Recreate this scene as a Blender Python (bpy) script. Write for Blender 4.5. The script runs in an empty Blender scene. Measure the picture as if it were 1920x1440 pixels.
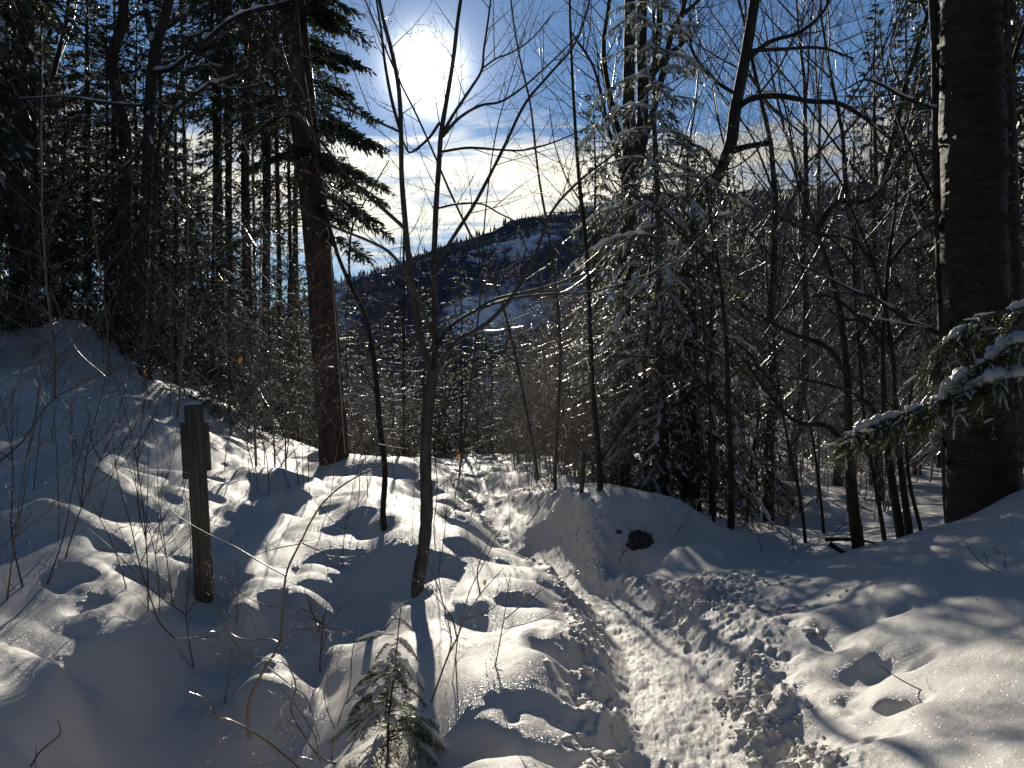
import bpy, math, random
import numpy as np
from mathutils import Vector, Matrix

R = math.radians
S = bpy.context.scene
COL = S.collection
F = 1567.0            # focal length in photo pixels
CAMZ = 1.6
SUN_AZ = -5.83        # degrees, left of the view axis
SUN_EL = 20.4

# ------------------------------------------------------------------ camera
cam = bpy.data.objects.new('camera', bpy.data.cameras.new('camera'))
COL.objects.link(cam)
cam.location = (0, 0, CAMZ)
cam.rotation_euler = (R(90), 0, 0)
cam.data.sensor_width = 36
cam.data.lens = F / 1920 * 36
cam.data.clip_start = 0.05
cam.data.clip_end = 9000
S.camera = cam

# ------------------------------------------------------------------ world
W = bpy.data.worlds.new('World'); S.world = W
W.use_nodes = True
nt = W.node_tree; nt.nodes.clear()
class G:
    """tiny node helper"""
    def __init__(s, tree): s.t = tree
    def n(s, typ, **kw):
        nd = s.t.nodes.new(typ)
        for k, v in kw.items():
            if k.startswith('i_'):
                key = k[2:]
                key = int(key) if key.isdigit() else key.replace('_', ' ')
                if isinstance(v, bpy.types.NodeSocket): s.t.links.new(v, nd.inputs[key])
                else: nd.inputs[key].default_value = v
            else: setattr(nd, k, v)
        return nd
    def m(s, op, a, b=0.0, c=None, clamp=False):
        nd = s.t.nodes.new('ShaderNodeMath'); nd.operation = op; nd.use_clamp = clamp
        for i, v in enumerate((a, b, c)):
            if v is None: continue
            if isinstance(v, bpy.types.NodeSocket): s.t.links.new(v, nd.inputs[i])
            else: nd.inputs[i].default_value = v
        return nd.outputs[0]
    def mix(s, f, a, b, typ='MIX'):
        nd = s.t.nodes.new('ShaderNodeMix'); nd.data_type = 'RGBA'; nd.blend_type = typ
        for i, v in ((0, f), (6, a), (7, b)):
            if isinstance(v, bpy.types.NodeSocket): s.t.links.new(v, nd.inputs[i])
            elif i == 0: nd.inputs[i].default_value = v
            else: nd.inputs[i].default_value = (*v, 1) if len(v) == 3 else v
        return nd.outputs[2]
    def ramp(s, f, stops):
        nd = s.t.nodes.new('ShaderNodeValToRGB'); s.t.links.new(f, nd.inputs[0])
        el = nd.color_ramp.elements
        while len(el) < len(stops): el.new(0.5)
        for e, (p, c) in zip(el, stops):
            e.position = p; e.color = (c, c, c, 1) if not isinstance(c, tuple) else (*c, 1)
        return nd.outputs[0]
g = G(nt)
sky = g.n('ShaderNodeTexSky', sky_type='NISHITA')
sky.sun_disc = False; sky.sun_elevation = R(SUN_EL)
sky.sun_rotation = R(SUN_AZ)
sky.altitude = 600; sky.air_density = 1.0; sky.dust_density = 0.0; sky.ozone_density = 3.0
bg = g.n('ShaderNodeBackground'); bg.inputs[1].default_value = 0.052
sunv = Vector((math.sin(R(SUN_AZ)) * math.cos(R(SUN_EL)), math.cos(R(SUN_AZ)) * math.cos(R(SUN_EL)), math.sin(R(SUN_EL))))
tc = g.n('ShaderNodeTexCoord')
nrm = g.n('ShaderNodeVectorMath', operation='NORMALIZE', i_0=tc.outputs['Generated'])
sep = g.n('ShaderNodeSeparateXYZ', i_0=nrm.outputs[0])
dot = g.n('ShaderNodeVectorMath', operation='DOT_PRODUCT', i_0=nrm.outputs[0], i_1=sunv)
dpos = g.m('MAXIMUM', dot.outputs['Value'], 0.0)
# clouds: a stratus bank low in the sky, seen edge on (planar projection makes it stretch into bars)
zz = g.m('MAXIMUM', sep.outputs[2], 0.02)
inv = g.m('DIVIDE', 1.0, zz)
px = g.m('MULTIPLY', sep.outputs[0], inv); py = g.m('MULTIPLY', sep.outputs[1], inv)
cv = g.n('ShaderNodeCombineXYZ', i_0=g.m('MULTIPLY', px, 0.62), i_1=py)
nz = g.n('ShaderNodeTexNoise', i_Vector=cv.outputs[0], i_Scale=1.9, i_Detail=9.0, i_Roughness=0.62, i_Distortion=0.5)
cl = g.ramp(nz.outputs[0], [(0.36, 0.0), (0.56, 1.0)])
zw = g.m('ADD', sep.outputs[2], g.m('MULTIPLY', g.m('SUBTRACT', nz.outputs[0], 0.5), 0.16))
band = g.ramp(zw, [(0.09, 0.03), (0.15, 0.22), (0.185, 0.95), (0.262, 1.0), (0.292, 0.0)])
bandn = g.m('MULTIPLY', cl, 1.0)
low = g.ramp(nz.outputs[0], [(0.22, 0.0), (0.44, 1.0)])
cm = g.m('MULTIPLY', band, g.m('ADD', g.m('MULTIPLY', low, 0.75), g.m('MULTIPLY', bandn, 0.25)), clamp=True)
ccol = g.mix(nz.outputs[0], (11.5, 11.2, 10.8), (22.5, 21.0, 16.5))
fwd = g.m('ADD', 0.35, g.m('MULTIPLY', g.m('POWER', dpos, 14.0), 1.15))
ccol2 = g.n('ShaderNodeVectorMath', operation='SCALE', i_0=ccol, i_Scale=fwd)
skt = g.mix(1.0, sky.outputs[0], (1.26, 1.40, 1.55), 'MULTIPLY')
skc = g.mix(cm, skt, ccol2.outputs[0])
# the sun's aureole in thin air
a1 = g.m('MULTIPLY', g.m('POWER', dpos, 2000.0), 75.0)
a2 = g.m('MULTIPLY', g.m('POWER', dpos, 300.0), 5.0)
a3 = g.m('MULTIPLY', g.m('POWER', dpos, 70.0), 0.7)
au = g.m('ADD', g.m('ADD', a1, a2), a3)
auc = g.n('ShaderNodeVectorMath', operation='SCALE', i_0=(1.0, 0.97, 0.90), i_Scale=au)
tot = g.n('ShaderNodeVectorMath', operation='ADD', i_0=skc, i_1=auc.outputs[0])
nt.links.new(tot.outputs[0], bg.inputs[0])
wo = g.n('ShaderNodeOutputWorld'); nt.links.new(bg.outputs[0], wo.inputs[0])

# ------------------------------------------------------------------ sun
sun = bpy.data.objects.new('sun', bpy.data.lights.new('sun', 'SUN'))
COL.objects.link(sun)
sun.data.energy = 4.7; sun.data.angle = R(0.6); sun.data.color = (1.0, 0.92, 0.77)
sun.rotation_euler = sunv.to_track_quat('Z', 'Y').to_euler()

S.view_settings.view_transform = 'Standard'; S.view_settings.look = 'None'
S.view_settings.exposure = 0.08; S.view_settings.gamma = 1.0
S.view_settings.use_curve_mapping = False
S.cycles.max_bounces = 5; S.cycles.diffuse_bounces = 3; S.cycles.glossy_bounces = 2
S.cycles.transmission_bounces = 2; S.cycles.transparent_max_bounces = 8
S.cycles.sample_clamp_indirect = 4.0
S.cycles.caustics_reflective = False; S.cycles.caustics_refractive = False
S.cycles.use_denoising = True

# ------------------------------------------------------------------ materials
MAT = {}
def mat(name):
    m = bpy.data.materials.new(name); m.use_nodes = True
    m.node_tree.nodes.clear(); MAT[name] = m
    gg = G(m.node_tree)
    out = gg.n('ShaderNodeOutputMaterial')
    return m, gg, out
def pos(gg, scale=(1, 1, 1)):
    t = gg.n('ShaderNodeTexCoord')
    return gg.n('ShaderNodeMapping', i_Vector=t.outputs['Object'], i_Scale=scale).outputs[0]

def snow_mat():
    m, q, out = mat('snow')
    v = pos(q)
    big = q.n('ShaderNodeTexNoise', i_Vector=v, i_Scale=3.0, i_Detail=4.0)
    fine = q.n('ShaderNodeTexNoise', i_Vector=v, i_Scale=70.0, i_Detail=3.0, i_Roughness=0.7)
    grain = q.n('ShaderNodeTexNoise', i_Vector=v, i_Scale=330.0, i_Detail=2.0, i_Roughness=0.8)
    b1 = q.n('ShaderNodeBump', i_Height=fine.outputs[0], i_Strength=0.35, i_Distance=0.01)
    b2 = q.n('ShaderNodeBump', i_Height=grain.outputs[0], i_Strength=0.4, i_Distance=0.003, i_Normal=b1.outputs[0])
    col = q.mix(big.outputs[0], (0.70, 0.665, 0.625), (0.78, 0.745, 0.70))
    p = q.n('ShaderNodeBsdfPrincipled', i_Roughness=0.55, i_IOR=1.31)
    m.node_tree.links.new(col, p.inputs['Base Color']); m.node_tree.links.new(b2.outputs[0], p.inputs['Normal'])
    p.inputs['Specular IOR Level'].default_value = 0.35
    # grains of crystal that catch the sun
    vor = q.n('ShaderNodeTexVoronoi', i_Vector=v, i_Scale=420.0)
    rn = q.n('ShaderNodeVectorMath', operation='SUBTRACT', i_0=vor.outputs['Color'], i_1=(0.5, 0.5, 0.5))
    gn = q.n('ShaderNodeNewGeometry')
    rs = q.n('ShaderNodeVectorMath', operation='SCALE', i_0=rn.outputs[0], i_Scale=1.7)
    ad = q.n('ShaderNodeVectorMath', operation='ADD', i_0=gn.outputs['Normal'], i_1=rs.outputs[0])
    nn = q.n('ShaderNodeVectorMath', operation='NORMALIZE', i_0=ad.outputs[0])
    gl = q.n('ShaderNodeBsdfGlossy', i_Roughness=0.22, i_Color=(1, 1, 1, 1), i_Normal=nn.outputs[0])
    mx = q.n('ShaderNodeMixShader', i_0=0.022, i_1=p.outputs[0], i_2=gl.outputs[0])
    m.node_tree.links.new(mx.outputs[0], out.inputs[0])
    # thin snow on branches: light comes through
    m, q, out = mat('branch_snow')
    v = pos(q)
    fine = q.n('ShaderNodeTexNoise', i_Vector=v, i_Scale=60.0, i_Detail=3.0)
    b = q.n('ShaderNodeBump', i_Height=fine.outputs[0], i_Strength=0.5, i_Distance=0.01)
    d = q.n('ShaderNodeBsdfDiffuse', i_Color=(0.84, 0.86, 0.90, 1), i_Normal=b.outputs[0])
    t = q.n('ShaderNodeBsdfTranslucent', i_Color=(0.85, 0.85, 0.82, 1), i_Normal=b.outputs[0])
    mx = q.n('ShaderNodeMixShader', i_0=0.42, i_1=d.outputs[0], i_2=t.outputs[0])
    gl = q.n('ShaderNodeBsdfGlossy', i_Roughness=0.3, i_Normal=b.outputs[0])
    mx2 = q.n('ShaderNodeMixShader', i_0=0.08, i_1=mx.outputs[0], i_2=gl.outputs[0])
    m.node_tree.links.new(mx2.outputs[0], out.inputs[0])
    # clear ice beads
    m, q, out = mat('ice_bead')
    p = q.n('ShaderNodeBsdfPrincipled', i_Roughness=0.12, i_IOR=1.31)
    p.inputs['Base Color'].default_value = (0.8, 0.83, 0.85, 1)
    t = q.n('ShaderNodeBsdfTranslucent', i_Color=(0.9, 0.9, 0.85, 1))
    mx = q.n('ShaderNodeMixShader', i_0=0.6, i_1=p.outputs[0], i_2=t.outputs[0])
    m.node_tree.links.new(mx.outputs[0], out.inputs[0])
snow_mat()

def bark_mat(name, c1, c2, scale, rough=0.7, spec=0.4, bump=0.6, dist=0.02, c3=None, coat=0.0):
    m, q, out = mat(name)
    v = pos(q, scale)
    n1 = q.n('ShaderNodeTexNoise', i_Vector=v, i_Scale=1.0, i_Detail=8.0, i_Roughness=0.65)
    n2 = q.n('ShaderNodeTexNoise', i_Vector=pos(q), i_Scale=2.2, i_Detail=5.0)
    f = q.ramp(n1.outputs[0], [(0.35, 0.0), (0.65, 1.0)])
    col = q.mix(f, c1, c2)
    if c3: col = q.mix(q.ramp(n2.outputs[0], [(0.52, 0.0), (0.68, 0.85)]), col, c3)
    b = q.n('ShaderNodeBump', i_Height=n1.outputs[0], i_Strength=bump, i_Distance=dist)
    p = q.n('ShaderNodeBsdfPrincipled', i_Roughness=rough, i_Normal=b.outputs[0])
    p.inputs['Specular IOR Level'].default_value = spec
    p.inputs['Coat Weight'].default_value = coat
    p.inputs['Coat Roughness'].default_value = 0.15
    m.node_tree.links.new(col, p.inputs['Base Color'])
    m.node_tree.links.new(p.outputs[0], out.inputs[0])
bark_mat('bark_brown', (0.035, 0.022, 0.016), (0.13, 0.085, 0.06), (14, 14, 2.2), 0.75, 0.3, 0.9, 0.03)
bark_mat('bark_grey', (0.03, 0.026, 0.022), (0.10, 0.088, 0.075), (22, 22, 8), 0.6, 0.45, 0.5, 0.01, (0.13, 0.125, 0.11))
bark_mat('bark_birch', (0.014, 0.010, 0.008), (0.06, 0.042, 0.03), (7, 7, 19), 0.65, 0.4, 1.0, 0.03, (0.035, 0.04, 0.024))
bark_mat('bark_dark', (0.014, 0.011, 0.009), (0.055, 0.042, 0.033), (12, 12, 3), 0.7, 0.35, 0.8, 0.03)
bark_mat('twig', (0.075, 0.052, 0.038), (0.19, 0.14, 0.10), (60, 60, 60), 0.34, 0.6, 0.2, 0.002, (0.16, 0.13, 0.11), 0.35)
bark_mat('twig_sunlit_tan', (0.11, 0.075, 0.05), (0.27, 0.19, 0.125), (60, 60, 60), 0.27, 0.8, 0.2, 0.002, (0.22, 0.18, 0.14), 0.5)  # paler thicket twigs: sunlit glint put into the base colour
bark_mat('twig_dark', (0.030, 0.020, 0.016), (0.075, 0.05, 0.04), (60, 60, 60), 0.45, 0.5, 0.2, 0.002, None, 0.1)
bark_mat('weathered_wood', (0.10, 0.085, 0.065), (0.22, 0.19, 0.145), (40, 40, 1.8), 0.8, 0.25, 0.8, 0.006)
bark_mat('rock', (0.02, 0.019, 0.018), (0.06, 0.055, 0.05), (9, 9, 9), 0.8, 0.3, 0.8, 0.03)
bark_mat('wire_metal', (0.35, 0.33, 0.30), (0.45, 0.43, 0.40), (9, 9, 9), 0.3, 0.8, 0.1, 0.003)

def needle_mat(name, c1, c2, tr=0.3, rough=0.45):
    m, q, out = mat(name)
    gi = q.n('ShaderNodeTexNoise', i_Vector=pos(q), i_Scale=3.5, i_Detail=3.0)
    col = q.mix(gi.outputs[0], c1, c2)
    p = q.n('ShaderNodeBsdfPrincipled', i_Roughness=rough)
    p.inputs['Specular IOR Level'].default_value = 0.5
    m.node_tree.links.new(col, p.inputs['Base Color'])
    t = q.n('ShaderNodeBsdfTranslucent', i_Color=(1, 1, 1, 1)); m.node_tree.links.new(col, t.inputs[0])
    mx = q.n('ShaderNodeMixShader', i_0=tr, i_1=p.outputs[0], i_2=t.outputs[0])
    m.node_tree.links.new(mx.outputs[0], out.inputs[0])
needle_mat('needles', (0.022, 0.034, 0.014), (0.058, 0.075, 0.028))
needle_mat('needles_hemlock', (0.05, 0.065, 0.035), (0.13, 0.15, 0.09), 0.45, 0.35)
needle_mat('needles_fir', (0.05, 0.075, 0.02), (0.11, 0.145, 0.04), 0.45)
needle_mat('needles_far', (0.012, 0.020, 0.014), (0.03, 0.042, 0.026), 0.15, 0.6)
needle_mat('dry_leaf', (0.20, 0.09, 0.035), (0.36, 0.19, 0.075), 0.5)

def hill_mat():
    m, q, out = mat('wooded_hillside')
    v = pos(q)
    n = q.n('ShaderNodeTexNoise', i_Vector=v, i_Scale=0.010, i_Detail=6.0, i_Roughness=0.6)
    n2 = q.n('ShaderNodeTexNoise', i_Vector=v, i_Scale=0.12, i_Detail=4.0, i_Roughness=0.7)
    f = q.ramp(q.m('ADD', n.outputs[0], q.m('MULTIPLY', q.m('SUBTRACT', n2.outputs[0], 0.5), 0.35)), [(0.54, 0.0), (0.66, 1.0)])
    col = q.mix(f, (0.05, 0.056, 0.075), (0.5, 0.56, 0.68))  # forest and snow tinted blue, the mountain's shade painted into the colour
    p = q.n('ShaderNodeBsdfDiffuse'); m.node_tree.links.new(col, p.inputs[0])
    m.node_tree.links.new(p.outputs[0], out.inputs[0])
hill_mat()

# ------------------------------------------------------------------ noise and terrain
def _hash(ix, iy, seed):
    h = (ix.astype(np.int64) * 374761393 + iy.astype(np.int64) * 668265263 + seed * 1442695041) & 0xFFFFFFFF
    h = ((h ^ (h >> 13)) * 1274126177) & 0xFFFFFFFF
    return ((h ^ (h >> 16)) & 0xFFFF) / 65535.0
def vnoise(x, y, seed=0):
    ix = np.floor(x); iy = np.floor(y); fx = x - ix; fy = y - iy
    fx = fx * fx * fx * (fx * (fx * 6 - 15) + 10); fy = fy * fy * fy * (fy * (fy * 6 - 15) + 10)
    a = _hash(ix, iy, seed); b = _hash(ix + 1, iy, seed); c = _hash(ix, iy + 1, seed); d = _hash(ix + 1, iy + 1, seed)
    return (a + (b - a) * fx) * (1 - fy) + (c + (d - c) * fx) * fy - 0.5
def rot(x, y, a): c, s = math.cos(a), math.sin(a); return x * c - y * s, x * s + y * c
def fbm(x, y, seed=0, octv=3, gain=0.5):
    t = 0; amp = 1
    for k in range(octv):
        xr, yr = rot(x, y, 0.7 * k + 0.3)
        t = t + amp * vnoise(xr * 2 ** k + 17.3 * k, yr * 2 ** k + 9.1 * k, seed + k); amp *= gain
    return t
def billow(x, y, seed=0, octv=3, gain=0.5):
    t = 0; amp = 1
    for k in range(octv):
        xr, yr = rot(x, y, 0.9 * k + 0.2)
        t = t + amp * (np.abs(vnoise(xr * 2.1 ** k + 7.7 * k, yr * 2.1 ** k + 3.3 * k, seed + k)) * 2); amp *= gain
    return t
def sst(a, b, x):
    t = np.clip((x - a) / (b - a), 0, 1); return t * t * (3 - 2 * t)

def W3(u, v, d):   # a photo pixel at depth d -> a place in the world
    return ((u - 960) / F * d, d, CAMZ + (720 - v) / F * d)

CT = [ # pixel u, v, depth
 (1310,1440,3.45),(1270,1300,4.25),(1240,1200,5.2),(1180,1120,6.5),(1120,1088,7.2),(1040,1062,8.2),(1000,1010,9.4),(950,955,11),(900,905,13),(850,868,16.5),(840,850,20),
 (1400,1440,3.5),(1410,1300,4.25),(1420,1180,5.2),(1440,1095,6.3),(1350,1080,6.9),
 (1600,1440,3.1),(1600,1300,3.85),(1600,1180,4.6),(1600,1080,5.8),(1560,1046,7.0),
 (1920,1440,2.75),(1900,1300,3.3),(1920,1150,4.0),(1910,1020,4.9),(1920,925,5.8),(1850,985,6.4),(1750,1000,6.6),(1650,1018,7.0),(1500,1042,7.8),(1400,1035,8.4),
 (1150,1072,8.0),(1130,1000,8.5),(1140,942,8.9),(1020,955,9.8),(1060,945,9.4),(1230,955,8.9),(1290,985,8.6),(1320,1035,8.0),(1250,1060,7.7),(1250,1000,8.4),
 (1180,935,11),(1000,900,13),(1100,905,13.5),(1250,930,13),(1350,950,13),(1500,945,13.5),(1600,900,17),(1700,895,17),(1700,960,10.5),(1500,985,10.5),(1850,900,15),
 (785,1098,6.2),(700,950,8.0),(740,948,8.1),(850,962,8.0),(640,960,8.3),(640,1045,6.9),(740,1050,6.75),(560,1108,6.25),(900,1012,7.3),(980,1060,6.8),(1070,1105,6.5),(1110,1160,6.0),(950,1180,5.6),(860,1160,5.7),(760,1190,5.45),(700,1150,6.1),(620,1200,5.75),(540,1200,5.85),
 (1060,1204,4.8),(980,1210,4.75),(900,1265,4.45),(840,1330,4.05),(1000,1340,3.95),(1130,1300,4.2),(1170,1400,3.7),(1000,1440,3.4),(820,1430,3.55),(1130,1235,4.75),
 (730,1425,3.7),(660,1435,3.75),(620,1330,5.1),(450,1300,5.3),(330,1300,5.2),(560,1400,4.85),(300,1440,4.6),(430,1440,4.75),(190,1400,4.3),(100,1440,3.65),(0,1440,3.3),(0,1300,3.95),(110,1300,4.15),(0,1180,4.7),(150,1180,4.9),(0,1060,5.6),(230,1200,4.95),
 (300,1115,5.8),(383,1098,6.2),(480,1135,6.0),(200,1040,6.3),(0,960,7.0),(100,930,7.6),(250,940,7.8),(400,980,7.6),(400,905,9.3),(520,930,9.0),(620,885,13),(560,900,11.5),(740,870,14.5),
 (0,860,8.8),(200,860,9.2),(0,780,10.6),(200,790,10.8),(350,830,11),(500,860,12.5),(0,700,12.8),(150,700,13.4),(300,740,13.6),(0,622,16),(120,630,16),(230,655,16),(350,720,16.5),(450,800,15.5),
 (0,615,22),(250,650,24),(600,845,22),(1000,850,22),(1300,860,22),(1600,850,24),(1900,830,24),(900,840,27),
]
_cp = np.array([W3(*c) for c in CT])
_th = np.arctan2(_cp[:, 0], _cp[:, 1]); _rr = np.hypot(_cp[:, 0], _cp[:, 1])
def _feat(th, r): return np.stack([th * 2.4, np.log(r) * 1.25], -1)
_A = _feat(_th, _rr)
def _tps(d2): return 0.5 * d2 * np.log(d2 + 1e-12)
_n = len(_A)
_K = _tps(((_A[:, None] - _A[None]) ** 2).sum(-1)) + np.eye(_n) * 2e-4
_Pm = np.concatenate([np.ones((_n, 1)), _A], 1)
_M = np.block([[_K, _Pm], [_Pm.T, np.zeros((3, 3))]])
_sol = np.linalg.solve(_M, np.concatenate([_cp[:, 2], np.zeros(3)]))
def tps_z(th, r):
    q = _feat(th, r); sh = q.shape[:-1]; q = q.reshape(-1, 2); out = np.empty(len(q))
    for i in range(0, len(q), 20000):
        b = q[i:i + 20000]
        out[i:i + 20000] = _tps(((b[:, None] - _A[None]) ** 2).sum(-1)) @ _sol[:_n] + _sol[_n] + b @ _sol[_n + 1:]
    return out.reshape(sh)

TRAIL = [W3(*c)[:2] for c in [(1310,1440,3.45),(1270,1300,4.25),(1240,1200,5.2),(1180,1120,6.5),(1120,1088,7.2),(1040,1062,8.2),(1000,1010,9.4),(950,955,11),(900,905,13),(850,868,16.5),(840,850,20),(850,830,27)]]
TRAIL = [(0.35, -3.0), (0.5, 0.0), (0.68, 1.8)] + TRAIL
def trail_dist(x, y):
    best = np.full(x.shape, 1e9)
    for (ax, ay), (bx, by) in zip(TRAIL[:-1], TRAIL[1:]):
        dx, dy = bx - ax, by - ay
        t = np.clip(((x - ax) * dx + (y - ay) * dy) / (dx * dx + dy * dy), 0, 1)
        best = np.minimum(best, np.hypot(x - ax - t * dx, y - ay - t * dy))
    return best
# dents: footprints, hollows melted round stems, and small drifts (pixel u, v, depth, radius, depth of dent, stretch in y)
DENTS = [(1480,1165,5.0,.07,.04,1.2),(1560,1205,4.6,.10,.07,1.4),(1605,1180,4.7,.10,.06,1.3),(1690,1197,4.6,.06,.05,.8),(1600,1262,4.1,.12,.09,1.3),(1672,1258,4.1,.10,.08,1.3),
 (1597,1312,3.8,.09,.06,1.3),(1480,1225,4.6,.05,.04,.8),(1590,1365,3.55,.14,.07,1.1),(1690,1343,3.6,.08,.09,.8),(1490,1352,3.75,.10,.09,1.2),(1445,1285,4.25,.06,.04,.9),(1720,1282,3.95,.06,.05,.8),
 (1660,1395,3.35,.08,.04,.8),(1450,1390,3.65,.12,.08,1.0),(1040,1262,4.5,.16,.10,1.0),(1110,1290,4.25,.12,.08,1.2),(1085,1238,4.6,.05,.03,.9),(1070,1325,4.05,.07,.04,.7),(1140,1365,3.85,.14,.08,.8),
 (900,1420,3.6,.16,.10,.7),(1050,1425,3.55,.16,.08,.7),(960,1385,3.8,.05,.03,.8),
 (785,1104,6.15,.14,.10,1.2),(383,1104,6.0,.20,.13,1.3),(722,1004,7.4,.10,.05,1.2),(415,1170,5.6,.16,.12,1.2),(430,1215,5.2,.12,.10,1.4),(450,1195,5.75,.16,-.14,.8),(500,1262,5.4,.16,-.16,.9),(500,1330,5.0,.28,-.20,.8),(200,1050,6.2,.18,.08,1.2),(130,1100,5.5,.14,.07,1.3),
 (480,915,9.0,.35,.16,1.2),(700,1010,7.3,.16,.06,1.0),(320,965,7.8,.4,.16,1.2),(190,980,7.2,.3,.16,1.2),(60,930,8.0,.5,.12,1.2),(560,950,8.6,.3,.16,1.2),
 (905,890,13.5,.30,.16,1.6),(960,900,13,.3,.16,1.6),(1010,888,14,.26,.18,1.6),(900,925,11.8,.3,.14,1.4),(950,880,15,.3,.14,1.6),(1080,910,12.8,.3,.16,1.5),(1060,880,15,.3,.14,1.6),
 (905,985,7.7,.22,.14,1.2),(855,975,7.8,.14,.08,1.2),(60,1350,3.8,.2,.08,1.0),(180,1110,5.3,.12,.08,1.2),(870,1145,5.8,.14,-.07,1.0),(1320,1052,7.9,.5,-.10,.8),(1180,1035,8.0,.2,.10,1.2),
 (1700,1140,5.0,.25,-.05,1.0),(1500,1200,4.9,.25,-.05,1.0),(1260,965,9.1,.4,-.10,1.0),(300,1180,5.2,.35,-.09,1.4),(520,1330,4.2,.3,.08,1.0),(80,1200,4.6,.3,.06,1.0)]
_rd = random.Random(5)
for k in range(46):   # soft pillows over hidden stones and stumps on the left slope
    u = _rd.uniform(-100, 760); d = _rd.uniform(6, 16)
    DENTS.append((u, 0, d, _rd.uniform(.3, .8), _rd.choice((-1, -1, 1)) * _rd.uniform(.06, .2), _rd.uniform(.8, 1.5)))
for k in range(40):
    u = _rd.uniform(560, 1250); d = _rd.uniform(9.5, 19)
    DENTS.append((u, 0, d, _rd.uniform(.14, .34), _rd.choice((-1, 1, 1)) * _rd.uniform(.05, .14), _rd.uniform(.8, 1.5)))
for k in range(40):
    u = _rd.uniform(1250, 2000); d = _rd.uniform(9.5, 19)
    DENTS.append((u, 0, d, _rd.uniform(.16, .5), _rd.choice((-1, 1)) * _rd.uniform(.05, .2), _rd.uniform(.8, 1.5)))
def height(x, y, detail=True):
    x = np.asarray(x, float); y = np.asarray(y, float)
    th = np.arctan2(x, y); r = np.hypot(x, y)
    z = tps_z(np.clip(th, -0.72, 0.72), np.clip(r, 2.6, 26))
    z = z + (0.05 - z) * sst(0.75, 2.2, np.abs(th))
    z = z + (0.0 - z) * (1 - sst(0.2, 2.8, r)) * 0.8
    far = sst(28, 300, r)
    z = z * (1 - far) + far * (-60.0)
    z = z - np.clip(r - 19.5, 0, 30) * .2 * sst(-.30, -.20, th) * (1 - sst(.08, .16, th)) * (1 - far)
    td = trail_dist(x, y)
    wtr = 0.26 + 0.03 * np.sin(y * 3)
    churn = np.exp(-(((x - 1.45) / 0.55) ** 2 + ((y - 6.2) / 0.7) ** 2)) + 0.4 * np.exp(-(((x - 1.5) / 0.3) ** 2 + ((y - 5.2) / 0.6) ** 2))
    z = z - 0.16 * (1 - sst(wtr * 0.7, wtr + 0.22, td)) * (1 - sst(9, 14, r) * 0.4)
    if detail:
        near = 1 - sst(20, 40, r)
        off = sst(0.3, 0.8, td)
        hum = (1 - sst(.2, .9, x - .3)) * (1 - sst(9, 14, r)) * .75 + .25
        z = z + near * off * hum * .13 * (np.abs(vnoise(x * 1.25 + .3 * vnoise(x * 2, y * 2, 8), y * 1.0, 201)) * 2 + .45 * np.abs(vnoise(x * 2.7, y * 2.1 + .2, 202)) * 2 - .35)
        z = z + near * off * (0.11 * fbm(x * 0.8, y * 0.75, 3, 2) + 0.016 * fbm(x * 2.6, y * 2.2, 11, 2)) + (1 - near) * 1.5 * fbm(x * 0.03, y * 0.03, 5)
        for (u, v, d, rad, dep, st) in DENTS:
            cx = (u - 960) / F * d; cy = d
            msk = (np.abs(x - cx) < rad * 3) & (np.abs(y - cy) < rad * 3 * st)
            if msk.any():
                xm, ym = x[msk], y[msk]; k_ = 1.4 / rad
                k_ *= .6; xw = xm + rad * 0.8 * vnoise(xm * k_, ym * k_, 61) + rad * .10 * vnoise(xm * k_ * 3, ym * k_ * 3, 62); yw = ym + rad * 0.9 * vnoise(xm * k_, ym * k_, 63)
                q = ((xw - cx) / rad) ** 2 + ((yw - cy) / (rad * st)) ** 2
                z[msk] -= dep * np.exp(-q)
        edge = np.exp(-((td - wtr - 0.16) / 0.17) ** 2) * (1 - sst(10, 16, r))
        cl = np.clip(edge + churn * 0.9, 0, 1.1)
        b = 1.2 - billow(x * 3.4 + .25 * vnoise(x * 6, y * 6, 5), y * 3.4, 31, 4, 0.5); c2 = np.maximum(vnoise(x * 7.5, y * 7.5, 77), 0.05)
        z = z + cl * (0.06 * b - 0.02) + cl * 0.075 * c2 + cl * .028 * fbm(x * 14, y * 14, 79, 2) + cl * .012 * (0.6 - billow(x * 30, y * 30, 83, 2, .6)) + .004 * cl * fbm(x * 70, y * 70, 87, 1)
        tread = (1 - sst(wtr, wtr + 0.2, td)) * (1 - sst(18, 24, r))
        z = z + tread * (0.011 * billow(x * 8, y * 6, 41, 3, 0.6) - 0.01 + 0.03 * fbm(x * 2.4, y * 3.1, 43, 2) + .009 * fbm(x * 16, y * 12, 47, 2) + .007 * (0.5 - billow(x * 32, y * 26, 49, 2, .6)))
        z = z + near * off * 0.0025 * fbm(x * 22, y * 22, 91, 2)
    return z
def hz(x, y, detail=True): return float(height(np.array([x]), np.array([y]), detail)[0])

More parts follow.
